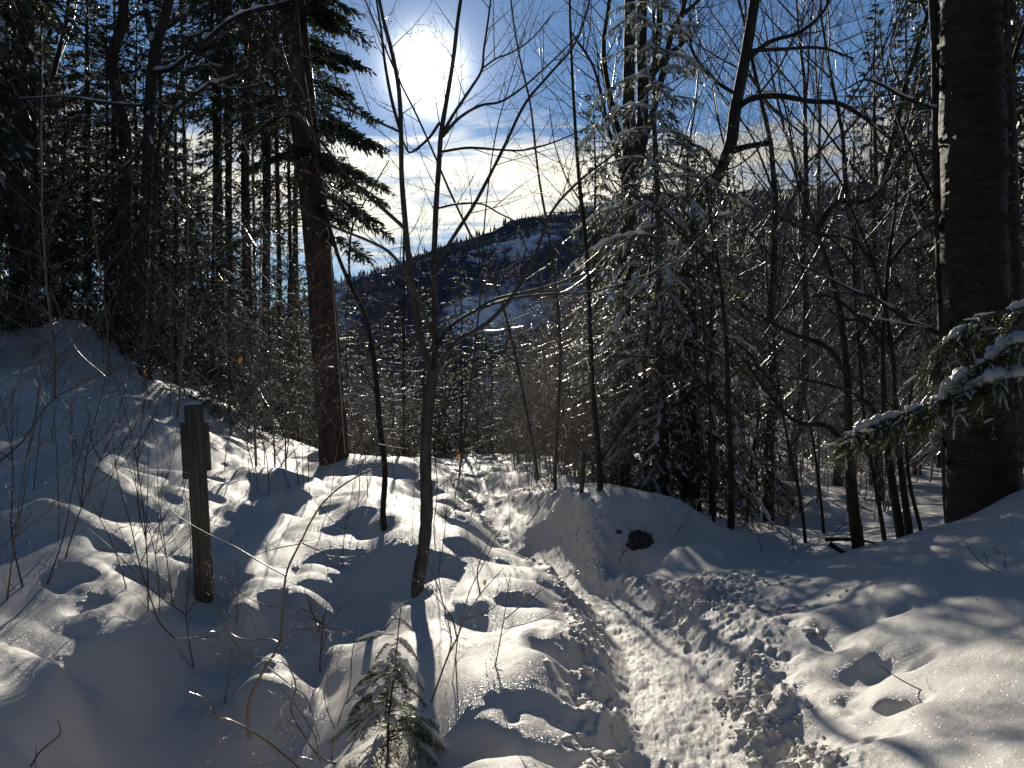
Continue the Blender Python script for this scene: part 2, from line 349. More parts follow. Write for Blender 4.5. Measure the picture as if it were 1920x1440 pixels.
# ------------------------------------------------------------------ mesh helpers
def mesh_np(name, V, faces, material, smooth=True):
    """faces: list of int arrays (n,k)"""
    me = bpy.data.meshes.new(name)
    V = np.asarray(V, np.float32); me.vertices.add(len(V)); me.vertices.foreach_set('co', V.ravel())
    fs = [f for f in faces if len(f)]
    nl = sum(f.size for f in fs); npoly = sum(len(f) for f in fs)
    me.loops.add(nl); me.loops.foreach_set('vertex_index', np.concatenate([f.ravel() for f in fs]).astype(np.int32))
    me.polygons.add(npoly)
    tot = np.concatenate([np.full(len(f), f.shape[1], np.int32) for f in fs])
    st = np.concatenate([[0], np.cumsum(tot)[:-1]]).astype(np.int32)
    me.polygons.foreach_set('loop_start', st); me.polygons.foreach_set('loop_total', tot)
    if smooth: me.polygons.foreach_set('use_smooth', np.ones(npoly, bool))
    me.update(calc_edges=True)
    me.materials.append(MAT[material])
    return me
def link(name, me, parent=None, kind=None, label=None, loc=None):
    o = bpy.data.objects.new(name, me); COL.objects.link(o)
    if parent: o.parent = parent
    if kind: o['kind'] = kind
    if label: o['label'] = label
    if loc is not None: o.location = loc
    return o
def thing(name, label, cat, loc, group=None, rz=0):
    o = bpy.data.objects.new(name, None); COL.objects.link(o)
    o.location = loc; o.rotation_euler = (0, 0, rz); o.empty_display_size = 0.1
    o['label'] = label; o['category'] = cat
    if group: o['group'] = group
    return o
def clone(root, loc, rz, sc, label, group):
    r = root.copy(); COL.objects.link(r); r.location = loc; r.rotation_euler = (0, 0, rz); r.scale = (sc, sc, sc)
    r['label'] = label
    if group: r['group'] = group
    for ch in list(root.children):
        c = ch.copy(); COL.objects.link(c); c.parent = r
        for gch in list(ch.children):
            q = gch.copy(); COL.objects.link(q); q.parent = c
    return r

class Tubes:
    def __init__(s): s.g = {}
    def add(s, pts, rad, sides=3):
        s.g.setdefault((len(pts), sides), []).append((pts, rad))
    def arrays(s, off=(0, 0, 0)):
        Vs, Fs, base = [], [], 0
        off = np.array(off)
        for (n, k), L in s.g.items():
            P = np.array([[tuple(p) for p in a] for a, _ in L], float); Rr = np.array([list(b) for _, b in L], float)
            T = np.gradient(P, axis=1); T /= np.linalg.norm(T, axis=2, keepdims=True) + 1e-9
            D = P[:, -1] - P[:, 0]
            ref = np.where((np.abs(D[:, 2:3]) > 0.8 * np.linalg.norm(D, axis=1, keepdims=True)), np.array([[1., 0, 0.05]]), np.array([[0, 0, 1.]]))
            A = np.cross(T, ref[:, None]); A /= np.linalg.norm(A, axis=2, keepdims=True) + 1e-9
            B = np.cross(T, A)
            ang = np.arange(k) / k * 2 * np.pi
            V = P[:, :, None] + Rr[:, :, None, None] * (A[:, :, None] * np.cos(ang)[None, None, :, None] + B[:, :, None] * np.sin(ang)[None, None, :, None])
            m = len(L)
            idx = base + np.arange(m * n * k).reshape(m, n, k)
            a = idx[:, :-1]; b = idx[:, 1:]
            f = np.stack([a, b, np.roll(b, -1, 2), np.roll(a, -1, 2)], -1).reshape(-1, 4)
            Vs.append(V.reshape(-1, 3)); Fs.append(f); base += m * n * k
        if not Vs: return np.zeros((0, 3)), []
        return np.concatenate(Vs) - off, Fs
    def mesh(s, name, material, off=(0, 0, 0)):
        V, Fs = s.arrays(off)
        return mesh_np(name, V, Fs, material)

OCT_V = np.array([(1, 0, 0), (-1, 0, 0), (0, 1, 0), (0, -1, 0), (0, 0, 1), (0, 0, -1)], float)
OCT_F = np.array([(0, 2, 4), (2, 1, 4), (1, 3, 4), (3, 0, 4), (2, 0, 5), (1, 2, 5), (3, 1, 5), (0, 3, 5)])
def blobs_mesh(name, C, r, material, off=(0, 0, 0), flat=1.0):
    C = np.asarray(C, float) - np.array(off); r = np.asarray(r, float)
    V = C[:, None] + OCT_V[None] * np.array([1, 1, flat]) * r[:, None, None]
    Fc = (OCT_F[None] + (np.arange(len(C)) * 6)[:, None, None]).reshape(-1, 3)
    return mesh_np(name, V.reshape(-1, 3), [Fc], material, True)
def blades_mesh(name, P, D, L, Wd, material, rng, off=(0, 0, 0), smooth=False):
    """pointed leaf blades: kite of two triangles, folded a little"""
    P = np.asarray(P, float) - np.array(off); D = np.asarray(D, float); D = D / (np.linalg.norm(D, axis=1, keepdims=True) + 1e-9)
    L = np.asarray(L, float)[:, None]; Wd = np.asarray(Wd, float)[:, None]
    ref = rng.normal(size=P.shape); A = np.cross(D, ref); A /= np.linalg.norm(A, axis=1, keepdims=True) + 1e-9
    v0 = P; v1 = P + D * L * 0.45 + A * Wd; v2 = P + D * L; v3 = P + D * L * 0.45 - A * Wd
    V = np.stack([v0, v1, v2, v3], 1).reshape(-1, 3)
    i = np.arange(len(P))[:, None] * 4
    Fc = np.concatenate([i, i + 1, i + 2, i + 3], 1)
    return mesh_np(name, V, [Fc], material, smooth)

def smooth_path(pts, n):
    """Catmull-Rom through control points, n samples"""
    P = [Vector(p) for p in pts]; P = [P[0] * 2 - P[1]] + P + [P[-1] * 2 - P[-2]]
    m = len(P) - 3; out = []
    for k in range(n):
        t = k / (n - 1) * m; i = min(int(t), m - 1); f = t - i
        a, b, c, d = P[i:i + 4]
        out.append(0.5 * ((2 * b) + (c - a) * f + (2 * a - 5 * b + 4 * c - d) * f * f + (3 * b - a - 3 * c + d) * f ** 3))
    return out

def perp(d, rng):
    a = Vector((rng.gauss(0, 1), rng.gauss(0, 1), rng.gauss(0, 1)))
    a = a - d * a.dot(d); return a.normalized() if a.length > 1e-4 else Vector((1, 0, 0))
def grow(T, p, d, L, r, lvl, maxl, rng, wob=0.18, up=0.05, nch=(6, 5, 4, 3), ratio=(.5, .5, .5, .5), ang=(.8, .8, .8, .7), pts=(9, 6, 5, 4, 3), tip=0.22, t0=0.25, snow=None, beads=None, kink=0.0):
    n = pts[min(lvl, len(pts) - 1)]
    path = [p.copy()]; dirs = [d.copy()]; step = L / (n - 1)
    for k in range(n - 1):
        d = (d + perp(d, rng) * wob * rng.uniform(0.2, 1.0) + Vector((0, 0, up))).normalized()
        p = p + d * step; path.append(p.copy()); dirs.append(d.copy())
    rad = [r * (1 - (1 - tip) * (k / (n - 1)) ** 0.9) for k in range(n)]
    T.add(path, rad, 6 if r > 0.03 else (5 if r > 0.012 else 3))
    if snow is not None and r > 0.006 and rng.random() < snow[1]: snow[0].append((path, rad))
    if beads is not None:
        for k in range(len(path) - 1):
            if rng.random() < beads[1]:
                q = path[k].lerp(path[k + 1], rng.random()); beads[0].append((q.x, q.y, q.z))
    if lvl >= maxl: return path, rad
    m = nch[min(lvl, len(nch) - 1)]
    az = rng.uniform(0, 6.28)
    for c in range(m):
        t = t0 + (1 - t0) * (c + rng.uniform(0.1, 0.9)) / m
        kf = t * (n - 1); i = min(int(kf), n - 2); f = kf - i
        q = path[i].lerp(path[i + 1], f); dd = dirs[i + 1]
        az += 2.4 + rng.uniform(-.5, .5)
        a = perp(dd, rng) if lvl > 0 else None
        if a is None:
            e1 = dd.orthogonal().normalized(); e2 = dd.cross(e1); a = e1 * math.cos(az) + e2 * math.sin(az)
        an = ang[min(lvl, len(ang) - 1)] * rng.uniform(0.7, 1.25)
        cd = (dd * math.cos(an) + a * math.sin(an)).normalized()
        cl = L * ratio[min(lvl, len(ratio) - 1)] * rng.uniform(0.6, 1.15) * (1.1 - 0.55 * t)
        cr = max(rad[i] * rng.uniform(0.4, 0.6), 0.0012)
        grow(T, q, cd, cl, cr, lvl + 1, maxl, rng, wob, up, nch, ratio, ang, pts, tip, 0.2, snow, beads)
    return path, rad

def snow_caps(Ts, paths, rng, cover=0.7, thick=1.0, sides=5):
    """broken ridges of snow lying on the upper side of branches"""
    for path, rad in paths:
        n = len(path)
        P = [Vector(p) for p in path]
        L = sum((P[k + 1] - P[k]).length for k in range(n - 1))
        m = max(3, int(L / 0.10))
        s = smooth_path(P, m + 1) if n > 2 else P
        run = []
        for k in range(len(s)):
            t = k / (len(s) - 1)
            r = rad[min(int(t * (n - 1)), n - 1)]
            a = s[min(k + 1, len(s) - 1)] - s[max(k - 1, 0)]
            hor = math.hypot(a.x, a.y) / (a.length + 1e-6)
            if rng.random() < cover * hor ** 1.5:
                rr = (r * 0.75 + 0.004) * thick * rng.uniform(0.35, 1.45)
                run.append((s[k] + Vector((0, 0, r * 0.75 + rr * 0.35)), rr))
            else:
                if len(run) > 1: _flush(Ts, run, sides)
                run = []
        if len(run) > 1: _flush(Ts, run, sides)
def _flush(Ts, run, sides):
    a, b = run[0], run[-1]
    d0 = (run[1][0] - a[0]) * 0.35; d1 = (b[0] - run[-2][0]) * 0.35
    pts = [a[0] - d0] + [q[0] for q in run] + [b[0] + d1]
    rad = [a[1] * 0.15] + [q[1] for q in run] + [b[1] * 0.15]
    Ts.add(pts, rad, sides)

LM = [(-150, 'the left edge of the view'), (45, 'the far left edge'), (236, 'the trunk with an S bend'), (276, 'the tree with the snowy limb'), (375, 'the signpost'), (608, 'the tall straight trunk'), (700, 'the leaning sapling'), (808, 'the forked sapling'), (1115, 'the slim black sapling'),
      (1240, 'the snow laden hemlock'), (1365, 'the upright stem ending the snow bank'), (1600, 'the stout stem on the right bank'), (1680, 'the close pair of stems'), (1840, 'the thick mossy trunk'), (1990, 'the right edge of the view')]
_o1 = 'first second third fourth fifth sixth seventh eighth ninth tenth eleventh twelfth thirteenth fourteenth fifteenth sixteenth seventeenth eighteenth nineteenth'.split()
ORD = ['nearest'] + [w + ' nearest' for w in _o1[1:]] + [p + q + ' nearest' for p, e in (('twenty', 'twentieth'), ('thirty', 'thirtieth'), ('forty', 'fortieth')) for q in [''] + ['-' + w for w in _o1[:9]]]
ORD = [w.replace('twenty nearest', 'twentieth nearest').replace('thirty nearest', 'thirtieth nearest').replace('forty nearest', 'fortieth nearest') for w in ORD]
SEEN = {}
def rank_labels(spec, noun):
    sets = {}
    for i, (u, d, sc, lab, grp) in enumerate(spec):
        if grp is None: continue
        lu, ln = min(LM, key=lambda q: abs(q[0] - u)); side = 'behind' if abs(u - lu) < 22 else 'left of' if u < lu else 'right of'
        sets.setdefault((side, ln), []).append(i)
    out = list(spec)
    for (side, ln), ids in sets.items():
        ids.sort(key=lambda i: spec[i][1]); k0 = SEEN.get((noun, side, ln), 0); SEEN[(noun, side, ln)] = k0 + len(ids)
        for k, i in enumerate(ids):
            u, d, sc, lab, grp = spec[i]
            out[i] = (u, d, sc, f'{ORD[min(k + k0, 48)]} {noun} {side} {ln}', grp)
    return out

# ------------------------------------------------------------------ ground
def build_ground():
    fine = np.radians(np.linspace(-44, 44, 980))
    side = np.radians(np.concatenate([np.linspace(45, 90, 30), np.linspace(95, 265, 35), np.linspace(270, 315, 30)]))
    th = np.concatenate([fine, side])
    r = np.concatenate([[0.25, 0.6, 1.0, 1.4, 1.8, 2.1], np.geomspace(2.35, 24, 560), np.geomspace(24.5, 3500, 110)])
    TH, RR = np.meshgrid(th, r)
    X = np.sin(TH) * RR; Y = np.cos(TH) * RR
    Z = height(X, Y)
    V = np.stack([X, Y, Z], -1).reshape(-1, 3)
    nr, nc = X.shape
    idx = np.arange(nr * nc).reshape(nr, nc)
    a = idx[:-1]; b = idx[1:]
    Fq = np.stack([a, np.roll(a, -1, 1), np.roll(b, -1, 1), b], -1).reshape(-1, 4)
    td = trail_dist(X, Y)[:-1].ravel(); rr = RR[:-1].ravel()
    on = (td < 0.36) & (rr > 1.0) & (rr < 26)
    # close the middle
    V = np.concatenate([V, [[0, 0, hz(0, 0)]]]); c = len(V) - 1
    tri = np.stack([np.roll(idx[0], -1), idx[0], np.full(nc, c)], -1)
    for nm, fl, lab in (('ground', [Fq[~on], tri], None), ('path', [Fq[on]], None)):
        used = np.unique(np.concatenate([f.ravel() for f in fl])); mp = np.full(len(V), -1); mp[used] = np.arange(len(used))
        me = mesh_np(nm, V[used], [mp[f] for f in fl], 'snow')
        link(nm, me, kind='structure')
build_ground()

def snow_clods():
    rg = np.random.default_rng(12); n = 2600
    seg = rg.uniform(0, 1, n); tr = np.array(TRAIL[2:]); cum = np.concatenate([[0], np.cumsum(np.hypot(*np.diff(tr, axis=0).T))]); q = seg ** 1.3 * cum[-4]
    cx = np.interp(q, cum, tr[:, 0]); cy = np.interp(q, cum, tr[:, 1]); off = rg.choice([-1, 1], n) * np.abs(rg.normal(.40, .09, n))
    x = cx + off; y = cy + rg.normal(0, .05, n)
    k = n // 4; x[:k] = rg.normal(1.45, .30, k); y[:k] = rg.normal(6.1, .5, k)
    k2 = n // 3; m = slice(k, k2); x[m] = rg.normal(1.17, .08, k2 - k); y[m] = rg.uniform(3.3, 5.2, k2 - k)
    keep = (fbm(x * 2.6, y * 2.6, 19, 2) > -.12) & (trail_dist(x, y) > .2); x, y = x[keep], y[keep]; n = len(x)
    r = .010 + .026 * rg.random(n) ** 2.5; r *= np.where(y > 7, .8, 1); z = height(x, y) + r * .15
    t = (1 + 5 ** .5) / 2; IV = np.array([(-1, t, 0), (1, t, 0), (-1, -t, 0), (1, -t, 0), (0, -1, t), (0, 1, t), (0, -1, -t), (0, 1, -t), (t, 0, -1), (t, 0, 1), (-t, 0, -1), (-t, 0, 1)]) / 1.9
    IF = np.array([(0, 11, 5), (0, 5, 1), (0, 1, 7), (0, 7, 10), (0, 10, 11), (1, 5, 9), (5, 11, 4), (11, 10, 2), (10, 7, 6), (7, 1, 8), (3, 9, 4), (3, 4, 2), (3, 2, 6), (3, 6, 8), (3, 8, 9), (4, 9, 5), (2, 4, 11), (6, 2, 10), (8, 6, 7), (9, 8, 1)])
    V = IV[None] * (1 + .35 * rg.normal(size=(n, 12, 1))) * np.stack([rg.uniform(.7, 1.3, n), rg.uniform(.7, 1.3, n), rg.uniform(.45, .9, n)], -1)[:, None] * r[:, None, None] + np.stack([x, y, z], -1)[:, None]
    o = link('snow_clods', mesh_np('snow_clods', V.reshape(-1, 3), [(IF[None] + (np.arange(n) * 12)[:, None, None]).reshape(-1, 3)], 'snow', False), kind='stuff')
    o['label'] = 'broken lumps of trampled snow along the edges of the path'; o['category'] = 'snow'
snow_clods()
def litter():
    rg = np.random.default_rng(21); n = 520; y = rg.uniform(3.0, 12, n) ** 1.0; x = rg.uniform(-.62, .62, n) * y
    P = np.stack([x, y, height(x, y) + .004], -1); D = rg.normal(size=(n, 3)) * np.array([1, 1, .12])
    o = link('litter', blades_mesh('litter', P, D, rg.uniform(.006, .026, n), rg.uniform(.001, .004, n), 'bark_brown', rg), kind='stuff')
    o['label'] = 'dropped needles and bark crumbs scattered on the snow'; o['category'] = 'litter'
litter()

# ------------------------------------------------------------------ far hills
def ridge_interp(px_pts, d):
    p = np.array([W3(u, v, d) for u, v in px_pts]); return p[:, 0], p[:, 2]
def build_hill(name, outline, y0, y1, foot, back, nx, ny, x0, x1, seed, amp, gentle=0.0):
    rx, rz_ = ridge_interp(outline, y1)
    xs = np.linspace(x0, x1, nx); t = np.concatenate([np.linspace(0, 1, ny), 1 + np.linspace(0.05, 1, 14)])
    X, T = np.meshgrid(xs, t)
    top = np.interp(xs, rx, rz_)[None]
    Y = y0 + (y1 - y0) * np.minimum(T, 1) + back * np.maximum(T - 1, 0)
    if gentle: s = np.where(T < 0.8, (T / 0.8) ** 1.0 * (1 - gentle), 1 - gentle + gentle * (T - 0.8) / 0.2)
    else: s = 1 - (1 - np.minimum(T, 1)) ** 1.5
    Z = foot + (top - foot) * np.where(T <= 1, s, 1 - 0.5 * (T - 1) ** 1.3)
    Z = Z + amp * fbm(X * 0.012, Y * 0.012, seed, 4) * np.minimum(1, 4 * np.abs(1 - T) + 0.15)
    V = np.stack([X, Y, Z], -1).reshape(-1, 3); ni, nj = X.shape
    idx = np.arange(ni * nj).reshape(ni, nj)
    Fq = np.stack([idx[:-1, :-1], idx[:-1, 1:], idx[1:, 1:], idx[1:, :-1]], -1).reshape(-1, 4)
    return X, Y, Z, V, Fq
OUT1 = [(-2000, 500), (-600, 470), (300, 610), (560, 600), (660, 556), (700, 545), (760, 520), (805, 500), (850, 478), (900, 462), (950, 441), (1000, 428), (1060, 418), (1120, 402), (1200, 392), (1300, 380), (1450, 372), (1700, 400), (2200, 430), (3500, 470)]
X, Y, Z, V, Fq = build_hill('mountain', OUT1, 260, 1000, -62, 500, 300, 90, -1500, 2200, 7, 26)
link('mountain', mesh_np('mountain', V, [Fq], 'wooded_hillside'), kind='structure')
rng = np.random.default_rng(3)
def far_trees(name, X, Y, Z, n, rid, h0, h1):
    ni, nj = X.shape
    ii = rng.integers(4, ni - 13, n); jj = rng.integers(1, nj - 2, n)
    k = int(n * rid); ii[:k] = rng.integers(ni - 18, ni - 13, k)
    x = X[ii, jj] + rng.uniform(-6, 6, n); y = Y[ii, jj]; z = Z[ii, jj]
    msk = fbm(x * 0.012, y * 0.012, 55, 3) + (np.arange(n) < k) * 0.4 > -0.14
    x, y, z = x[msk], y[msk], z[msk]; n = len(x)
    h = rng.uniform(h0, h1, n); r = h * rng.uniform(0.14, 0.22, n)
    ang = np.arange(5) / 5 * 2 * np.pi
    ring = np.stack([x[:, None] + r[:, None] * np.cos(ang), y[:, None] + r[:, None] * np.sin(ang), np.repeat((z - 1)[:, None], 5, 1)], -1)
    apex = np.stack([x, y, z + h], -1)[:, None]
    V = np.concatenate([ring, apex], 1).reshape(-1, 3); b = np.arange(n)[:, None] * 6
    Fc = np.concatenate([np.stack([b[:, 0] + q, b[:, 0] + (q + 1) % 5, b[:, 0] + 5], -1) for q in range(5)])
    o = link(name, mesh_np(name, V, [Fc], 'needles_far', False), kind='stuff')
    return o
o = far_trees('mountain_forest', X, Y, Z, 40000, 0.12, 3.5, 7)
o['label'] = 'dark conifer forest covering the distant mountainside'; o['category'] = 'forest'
# ------------------------------------------------------------------ conifers
def conifer_parts(seed, h, maxr, nb, trunk_r, z0=0.12, droop=0.5, blade=0.11, bw=0.022, dens=1.0, snow=0.0, dead=0, twist=0.0, side_n=9, sharp=1.0, lean=(0, 0), taper=0.75, thick=.75, cover=.62):
    """one conifer: trunk tube, bough tubes, needle blades, snow ridges - all relative to its base"""
    rg = random.Random(seed); nr = np.random.default_rng(seed)
    Tt, Tb, Ts = Tubes(), Tubes(), Tubes()
    n = 14
    ax = [Vector((lean[0] * (k / n) + 0.03 * trunk_r * 8 * math.sin(k * 1.3 + seed), lean[1] * (k / n), h * k / n)) for k in range(n + 1)]
    Tt.add([ax[0] - Vector((0, 0, 0.5))] + ax, [trunk_r * 1.25] + [trunk_r * (1.12 if k == 0 else 1 - 0.93 * (k / n)) for k in range(n + 1)], 10)
    P, D, L, Wd = [], [], [], []; sp = []
    def axis(z):
        k = min(int(z / h * n), n - 1); return ax[k].lerp(ax[k + 1], z / h * n - k)
    for i in range(dead):
        z = h * rg.uniform(0.03, z0 + 0.1); az = rg.uniform(0, 6.28); l = maxr * rg.uniform(.25, .8)
        d = Vector((math.cos(az), math.sin(az), rg.uniform(-.3, .25))).normalized()
        grow(Tb, axis(z), d, l, trunk_r * 0.09 + 0.003, 1, 3, rg, 0.2, -0.03, nch=(5, 5, 4), ratio=(.5, .5, .45))
    az = rg.uniform(0, 6.28)
    for i in range(nb):
        t = z0 + (0.985 - z0) * (max(i + rg.uniform(-.4, .4), 0) / nb) ** 0.95; t = min(max(t, z0), 0.985)
        z = h * t; az += 2.4 + rg.uniform(-.4, .4)
        l = maxr * ((1 - t) / (1 - z0)) ** taper * rg.uniform(0.55, 1.12) + 0.05 * maxr
        out = Vector((math.cos(az), math.sin(az), 0)); rise = 0.28 * (t ** 1.5) + 0.02
        np_ = 7; path = []; o0 = axis(z)
        dr = droop * rg.uniform(.6, 1.3) * (1.15 - 0.7 * t)
        for k in range(np_):
            s = k / (np_ - 1)
            path.append(o0 + out * l * (s - 0.12 * dr * s * s) + Vector((0, 0, l * (rise * s * 2 - dr * s * s))) + perp(out, rg) * l * 0.025 * s)
        br = max(trunk_r * 0.16 * (1 - t) + 0.003, 0.004) * (0.6 + l / maxr * 0.6)
        Tb.add(path, [br * (1 - 0.8 * k / (np_ - 1)) for k in range(np_)], 3)
        if snow and rg.random() < snow: sp.append((path, [br * 1.0 + blade * 0.10 * (1 - 0.4 * k / np_) for k in range(np_)]))
        side = out.cross(Vector((0, 0, 1)))
        ns = max(4, int(side_n * dens * (0.45 + 0.75 * l / maxr)))
        for j in range(ns):
            s = 0.16 + 0.84 * (j + rg.uniform(0, .9)) / ns
            kf = s * (np_ - 1); k = min(int(kf), np_ - 2); q = path[k].lerp(path[k + 1], kf - k); tang = (path[k + 1] - path[k]).normalized()
            for sg in (-1, 1):
                if rg.random() < 0.12: continue
                sl = l * (0.36 * (1 - s) + 0.13) * rg.uniform(.6, 1.2)
                sd = (tang * 0.75 + side * sg * rg.uniform(.6, 1.0) + Vector((0, 0, rg.uniform(-.35, .12) - 0.35 * droop))).normalized()
                e1 = q + sd * sl * 0.5; sd2 = (sd + Vector((0, 0, -0.35 * droop * 1.4))).normalized(); e2 = e1 + sd2 * sl * 0.5
                Tb.add([q, e1, e2], [br * 0.35, br * 0.25, br * 0.1], 3)
                if snow and rg.random() < snow * 0.55: sp.append(([q, e1, e2], [blade * .09] * 3))
                nn = max(3, int(sl / (blade * 0.30) * dens))
                for m in range(nn):
                    f = (m + rg.random()) / nn
                    c = q.lerp(e1, f * 2) if f < .5 else e1.lerp(e2, f * 2 - 1)
                    dd = sd if f < .5 else sd2
                    P.append(c[:]); lat = perp(dd, rg); lat.z *= 0.5
                    v = dd * 0.9 + lat * rg.uniform(.3, 1.0) * sharp + Vector((0, 0, -0.22 * droop))
                    D.append(v[:]); L.append(blade * rg.uniform(.6, 1.2)); Wd.append(bw * rg.uniform(.6, 1.2))
        for m in range(3):
            P.append(path[-1][:]); D.append((path[-1] - path[-2])[:]); L.append(blade); Wd.append(bw)
    snow_caps(Ts, sp, rg, cover, thick, 4)
    return Tt, Tb, (P, D, L, Wd, nr), Ts
def make_conifer(name, label, cat, loc, seed, group=None, frost=0.05, bark='bark_dark', needle='needles', rz=0, crown_name='foliage', **kw):
    Tt, Tb, (P, D, L, Wd, nr), Ts = conifer_parts(seed, **kw)
    t = thing(name, label, cat, loc, group, rz)
    link('trunk', Tt.mesh('trunk', bark), t)
    o = link('branches', Tb.mesh('branches', 'twig_dark'), t, kind='stuff')
    P, D, L, Wd = (np.array(q) for q in (P, D, L, Wd)); fr = nr.random(len(P)) < frost
    link('foliage', blades_mesh('foliage', P[~fr], D[~fr], L[~fr], Wd[~fr], needle, nr), t, kind='stuff')
    link('frosted_needles', blades_mesh('frosted_needles', P[fr] + np.array([0, 0, .012]), D[fr], L[fr] * .9, Wd[fr] * 1.3, 'branch_snow', nr), t, kind='stuff')
    if Ts.g: link('snow_load', Ts.mesh('snow_load', 'branch_snow'), t, kind='stuff')
    return t

# prototypes shared by copies
PROTO = {}
def place(protos, name, spec, seed):
    """spec: list of (u, depth, scale, label, group); the first use of a prototype moves it, later uses copy it"""
    rg = random.Random(seed)
    for i, (u, d, sc, label, group) in enumerate(spec):
        pr = protos[i % len(protos)]
        if pr.get('h') and group in ('thicket right of the trail', 'thicket left of the trail'): sc = min(sc, 2.75 * (d / 12) / pr['h'])
        x = (u - 960) / F * d
        if name == 'thicket_sapling' and float(trail_dist(np.array([x]), np.array([d * 1.]))[0]) < .85: x += 1.1
        loc = (x, d, hz(x, d, False) - 0.08)
        if pr.get('used'): o = clone(pr['o'], loc, rg.uniform(0, 6.28), sc, label, group)
        else:
            o = pr['o']; pr['used'] = True
            o.location = loc; o.rotation_euler = (0, 0, rg.uniform(0, 6.28)); o.scale = (sc,) * 3; o['label'] = label
            if group: o['group'] = group

print('forest prototypes')
big = [dict(o=make_conifer('spruce_tree', 'x', 'tree', (0, 0, 0), 100 + k, h=15 + 2 * k, maxr=2.15 - 0.2 * k, nb=[120, 130, 105, 95][k], trunk_r=.17 + .02 * k, z0=[.05, .18, .30, .12][k], droop=[.45, .6, .35, .8][k],
        blade=.24, bw=.035, dens=1.0, dead=[10, 26, 40, 20][k], snow=0.12, side_n=9)) for k in range(4)]
small = [dict(o=make_conifer('young_spruce', 'x', 'tree', (0, 0, 0), 120 + k, frost=.08, h=4.5 + k, maxr=1.25 + .1 * k, nb=70, trunk_r=.05, z0=.05, droop=[.5, .8, .6][k], blade=.13, bw=.016, dens=1.0, dead=10, snow=0.35, side_n=8)) for k in range(3)]

LG = 'conifers in the dark wood on the left'
spec = []
for u, d, s in [(-330, 15, 1.1), (-160, 12.5, 1.05), (45, 15.5, 1.15), (-20, 19, 1.1), (55, 21, .9), (165, 17.5, .5), (255, 21, .48), (300, 25, .52), (-90, 24, 1.2), (30, 28, 1.2), (210, 30, .6), (330, 31, .62), (120, 35, .62), (-200, 20, 1.1), (-420, 22, 1.2), (-300, 28, 1.2), (370, 27, .45), (92, 26, .55), (215, 16.5, .42), (-40, 13.5, 1.0), (420, 33, .42), (455, 36, .42), (300, 19, .45)]:
    spec.append((u, d, s, 'tall dark spruce in the dense wood on the left, beyond the snow slope', LG))
spec[2] = (45, 15.5, 1.15, 'dark spruce at the far left edge with a glint of sun down its trunk', None)
place(big, 'spruce_tree', rank_labels(spec, 'tall dark spruce'), 1)
RG_ = 'conifers in the dark wood on the right'
spec = []
for u, d, s in [(1500, 29, .58), (1560, 26, .5), (1640, 15.5, .44), (1700, 20, .62), (1800, 14, .8), (1740, 25, .8), (1890, 18, 1.1), (2040, 13, 1.1), (1950, 24, 1.2), (2150, 19, 1.2), (1600, 30, .62), (1430, 25, .42), (1370, 31, .55), (1690, 34, .8), (2300, 15, 1.1), (1460, 32, .55), (1290, 27, .6)]:
    spec.append((u, d, s, 'dark spruce in the dense wood between the leaning dark trunk and the thick trunk on the right', RG_))
place([big[1], big[0], big[3], big[2]], 'spruce_tree', rank_labels(spec, 'tall dark spruce'), 2)
spec = []
for u, d, s in [(760, 27, .9), (850, 30, 1.0), (905, 26, .75), (950, 32, 1.1), (800, 38, 1.2), (690, 24, .9), (1010, 28, .9), (640, 30, 1.1), (880, 44, 1.4), (865, 24, .62), (830, 26, .7), (780, 33, 1.1), (930, 38, 1.3), (1000, 36, 1.3), (720, 36, 1.2), (670, 40, 1.4), (970, 46, 1.6), (830, 48, 1.6), (1050, 34, 1.2), (900, 55, 1.9), (760, 52, 1.8), (700, 55, 1.9), (1030, 50, 1.7)] + [(650 + 26 * q + (q * 37 % 17), 19.5 + (q * 7 % 5), (1.35 if 810 < 650 + 26 * q < 880 else 1.1) + .08 * (q % 3)) for q in range(15)]:
    spec.append((u, d, s, 'young spruce closing off the far end of the trail gap', 'young spruces at the far end of the trail'))
spec = [(u, d, q * (.6 if 640 < u < 1060 else 1), l, g_) for u, d, q, l, g_ in spec]
place(small, 'young_spruce', rank_labels(spec, 'young spruce closing the trail gap'), 3)
spec = [(u, d, s, 'young snow dusted spruce in the undergrowth behind the signpost and the tall straight trunk', 'young spruces behind the signpost')
        for u, d, s in [(430, 15, .8), (500, 18, .95), (560, 22, .75), (350, 19, 1.0), (540, 23, 1.1), (460, 24, 1.1), (390, 22, 1.2), (300, 22, 1.1), (590, 20, .85), (250, 24, 1.2), (330, 15.5, .9), (200, 16, 1.1), (120, 17, 1.2), (270, 17.5, 1.2), (30, 16.5, 1.3), (-60, 15, 1.2), (400, 18, 1.1), (470, 28, .95), (520, 30, 1.0), (560, 27, .9), (160, 20, 1.3), (360, 24, 1.5)]]
place(small, 'young_spruce', rank_labels(spec, 'young snow dusted spruce'), 4)
spec = [(u, d, s, 'young snow dusted spruce in the undergrowth on the right, behind the snow bank', 'young spruces behind the snow bank')
        for u, d, s in [(1180, 12.5, .8), (1300, 11, .7), (1340, 14, .9), (1420, 12.5, .6), (1600, 26, 1.3), (1280, 17, 1.0), (1680, 25, 1.3), (1210, 19, 1.0), (1540, 27, 1.4), (1130, 16, .85), (1290, 22, 1.1), (1760, 19, 1.0), (1790, 20, 1.0)]]
place(small, 'young_spruce', rank_labels(spec, 'young snow dusted spruce'), 5)

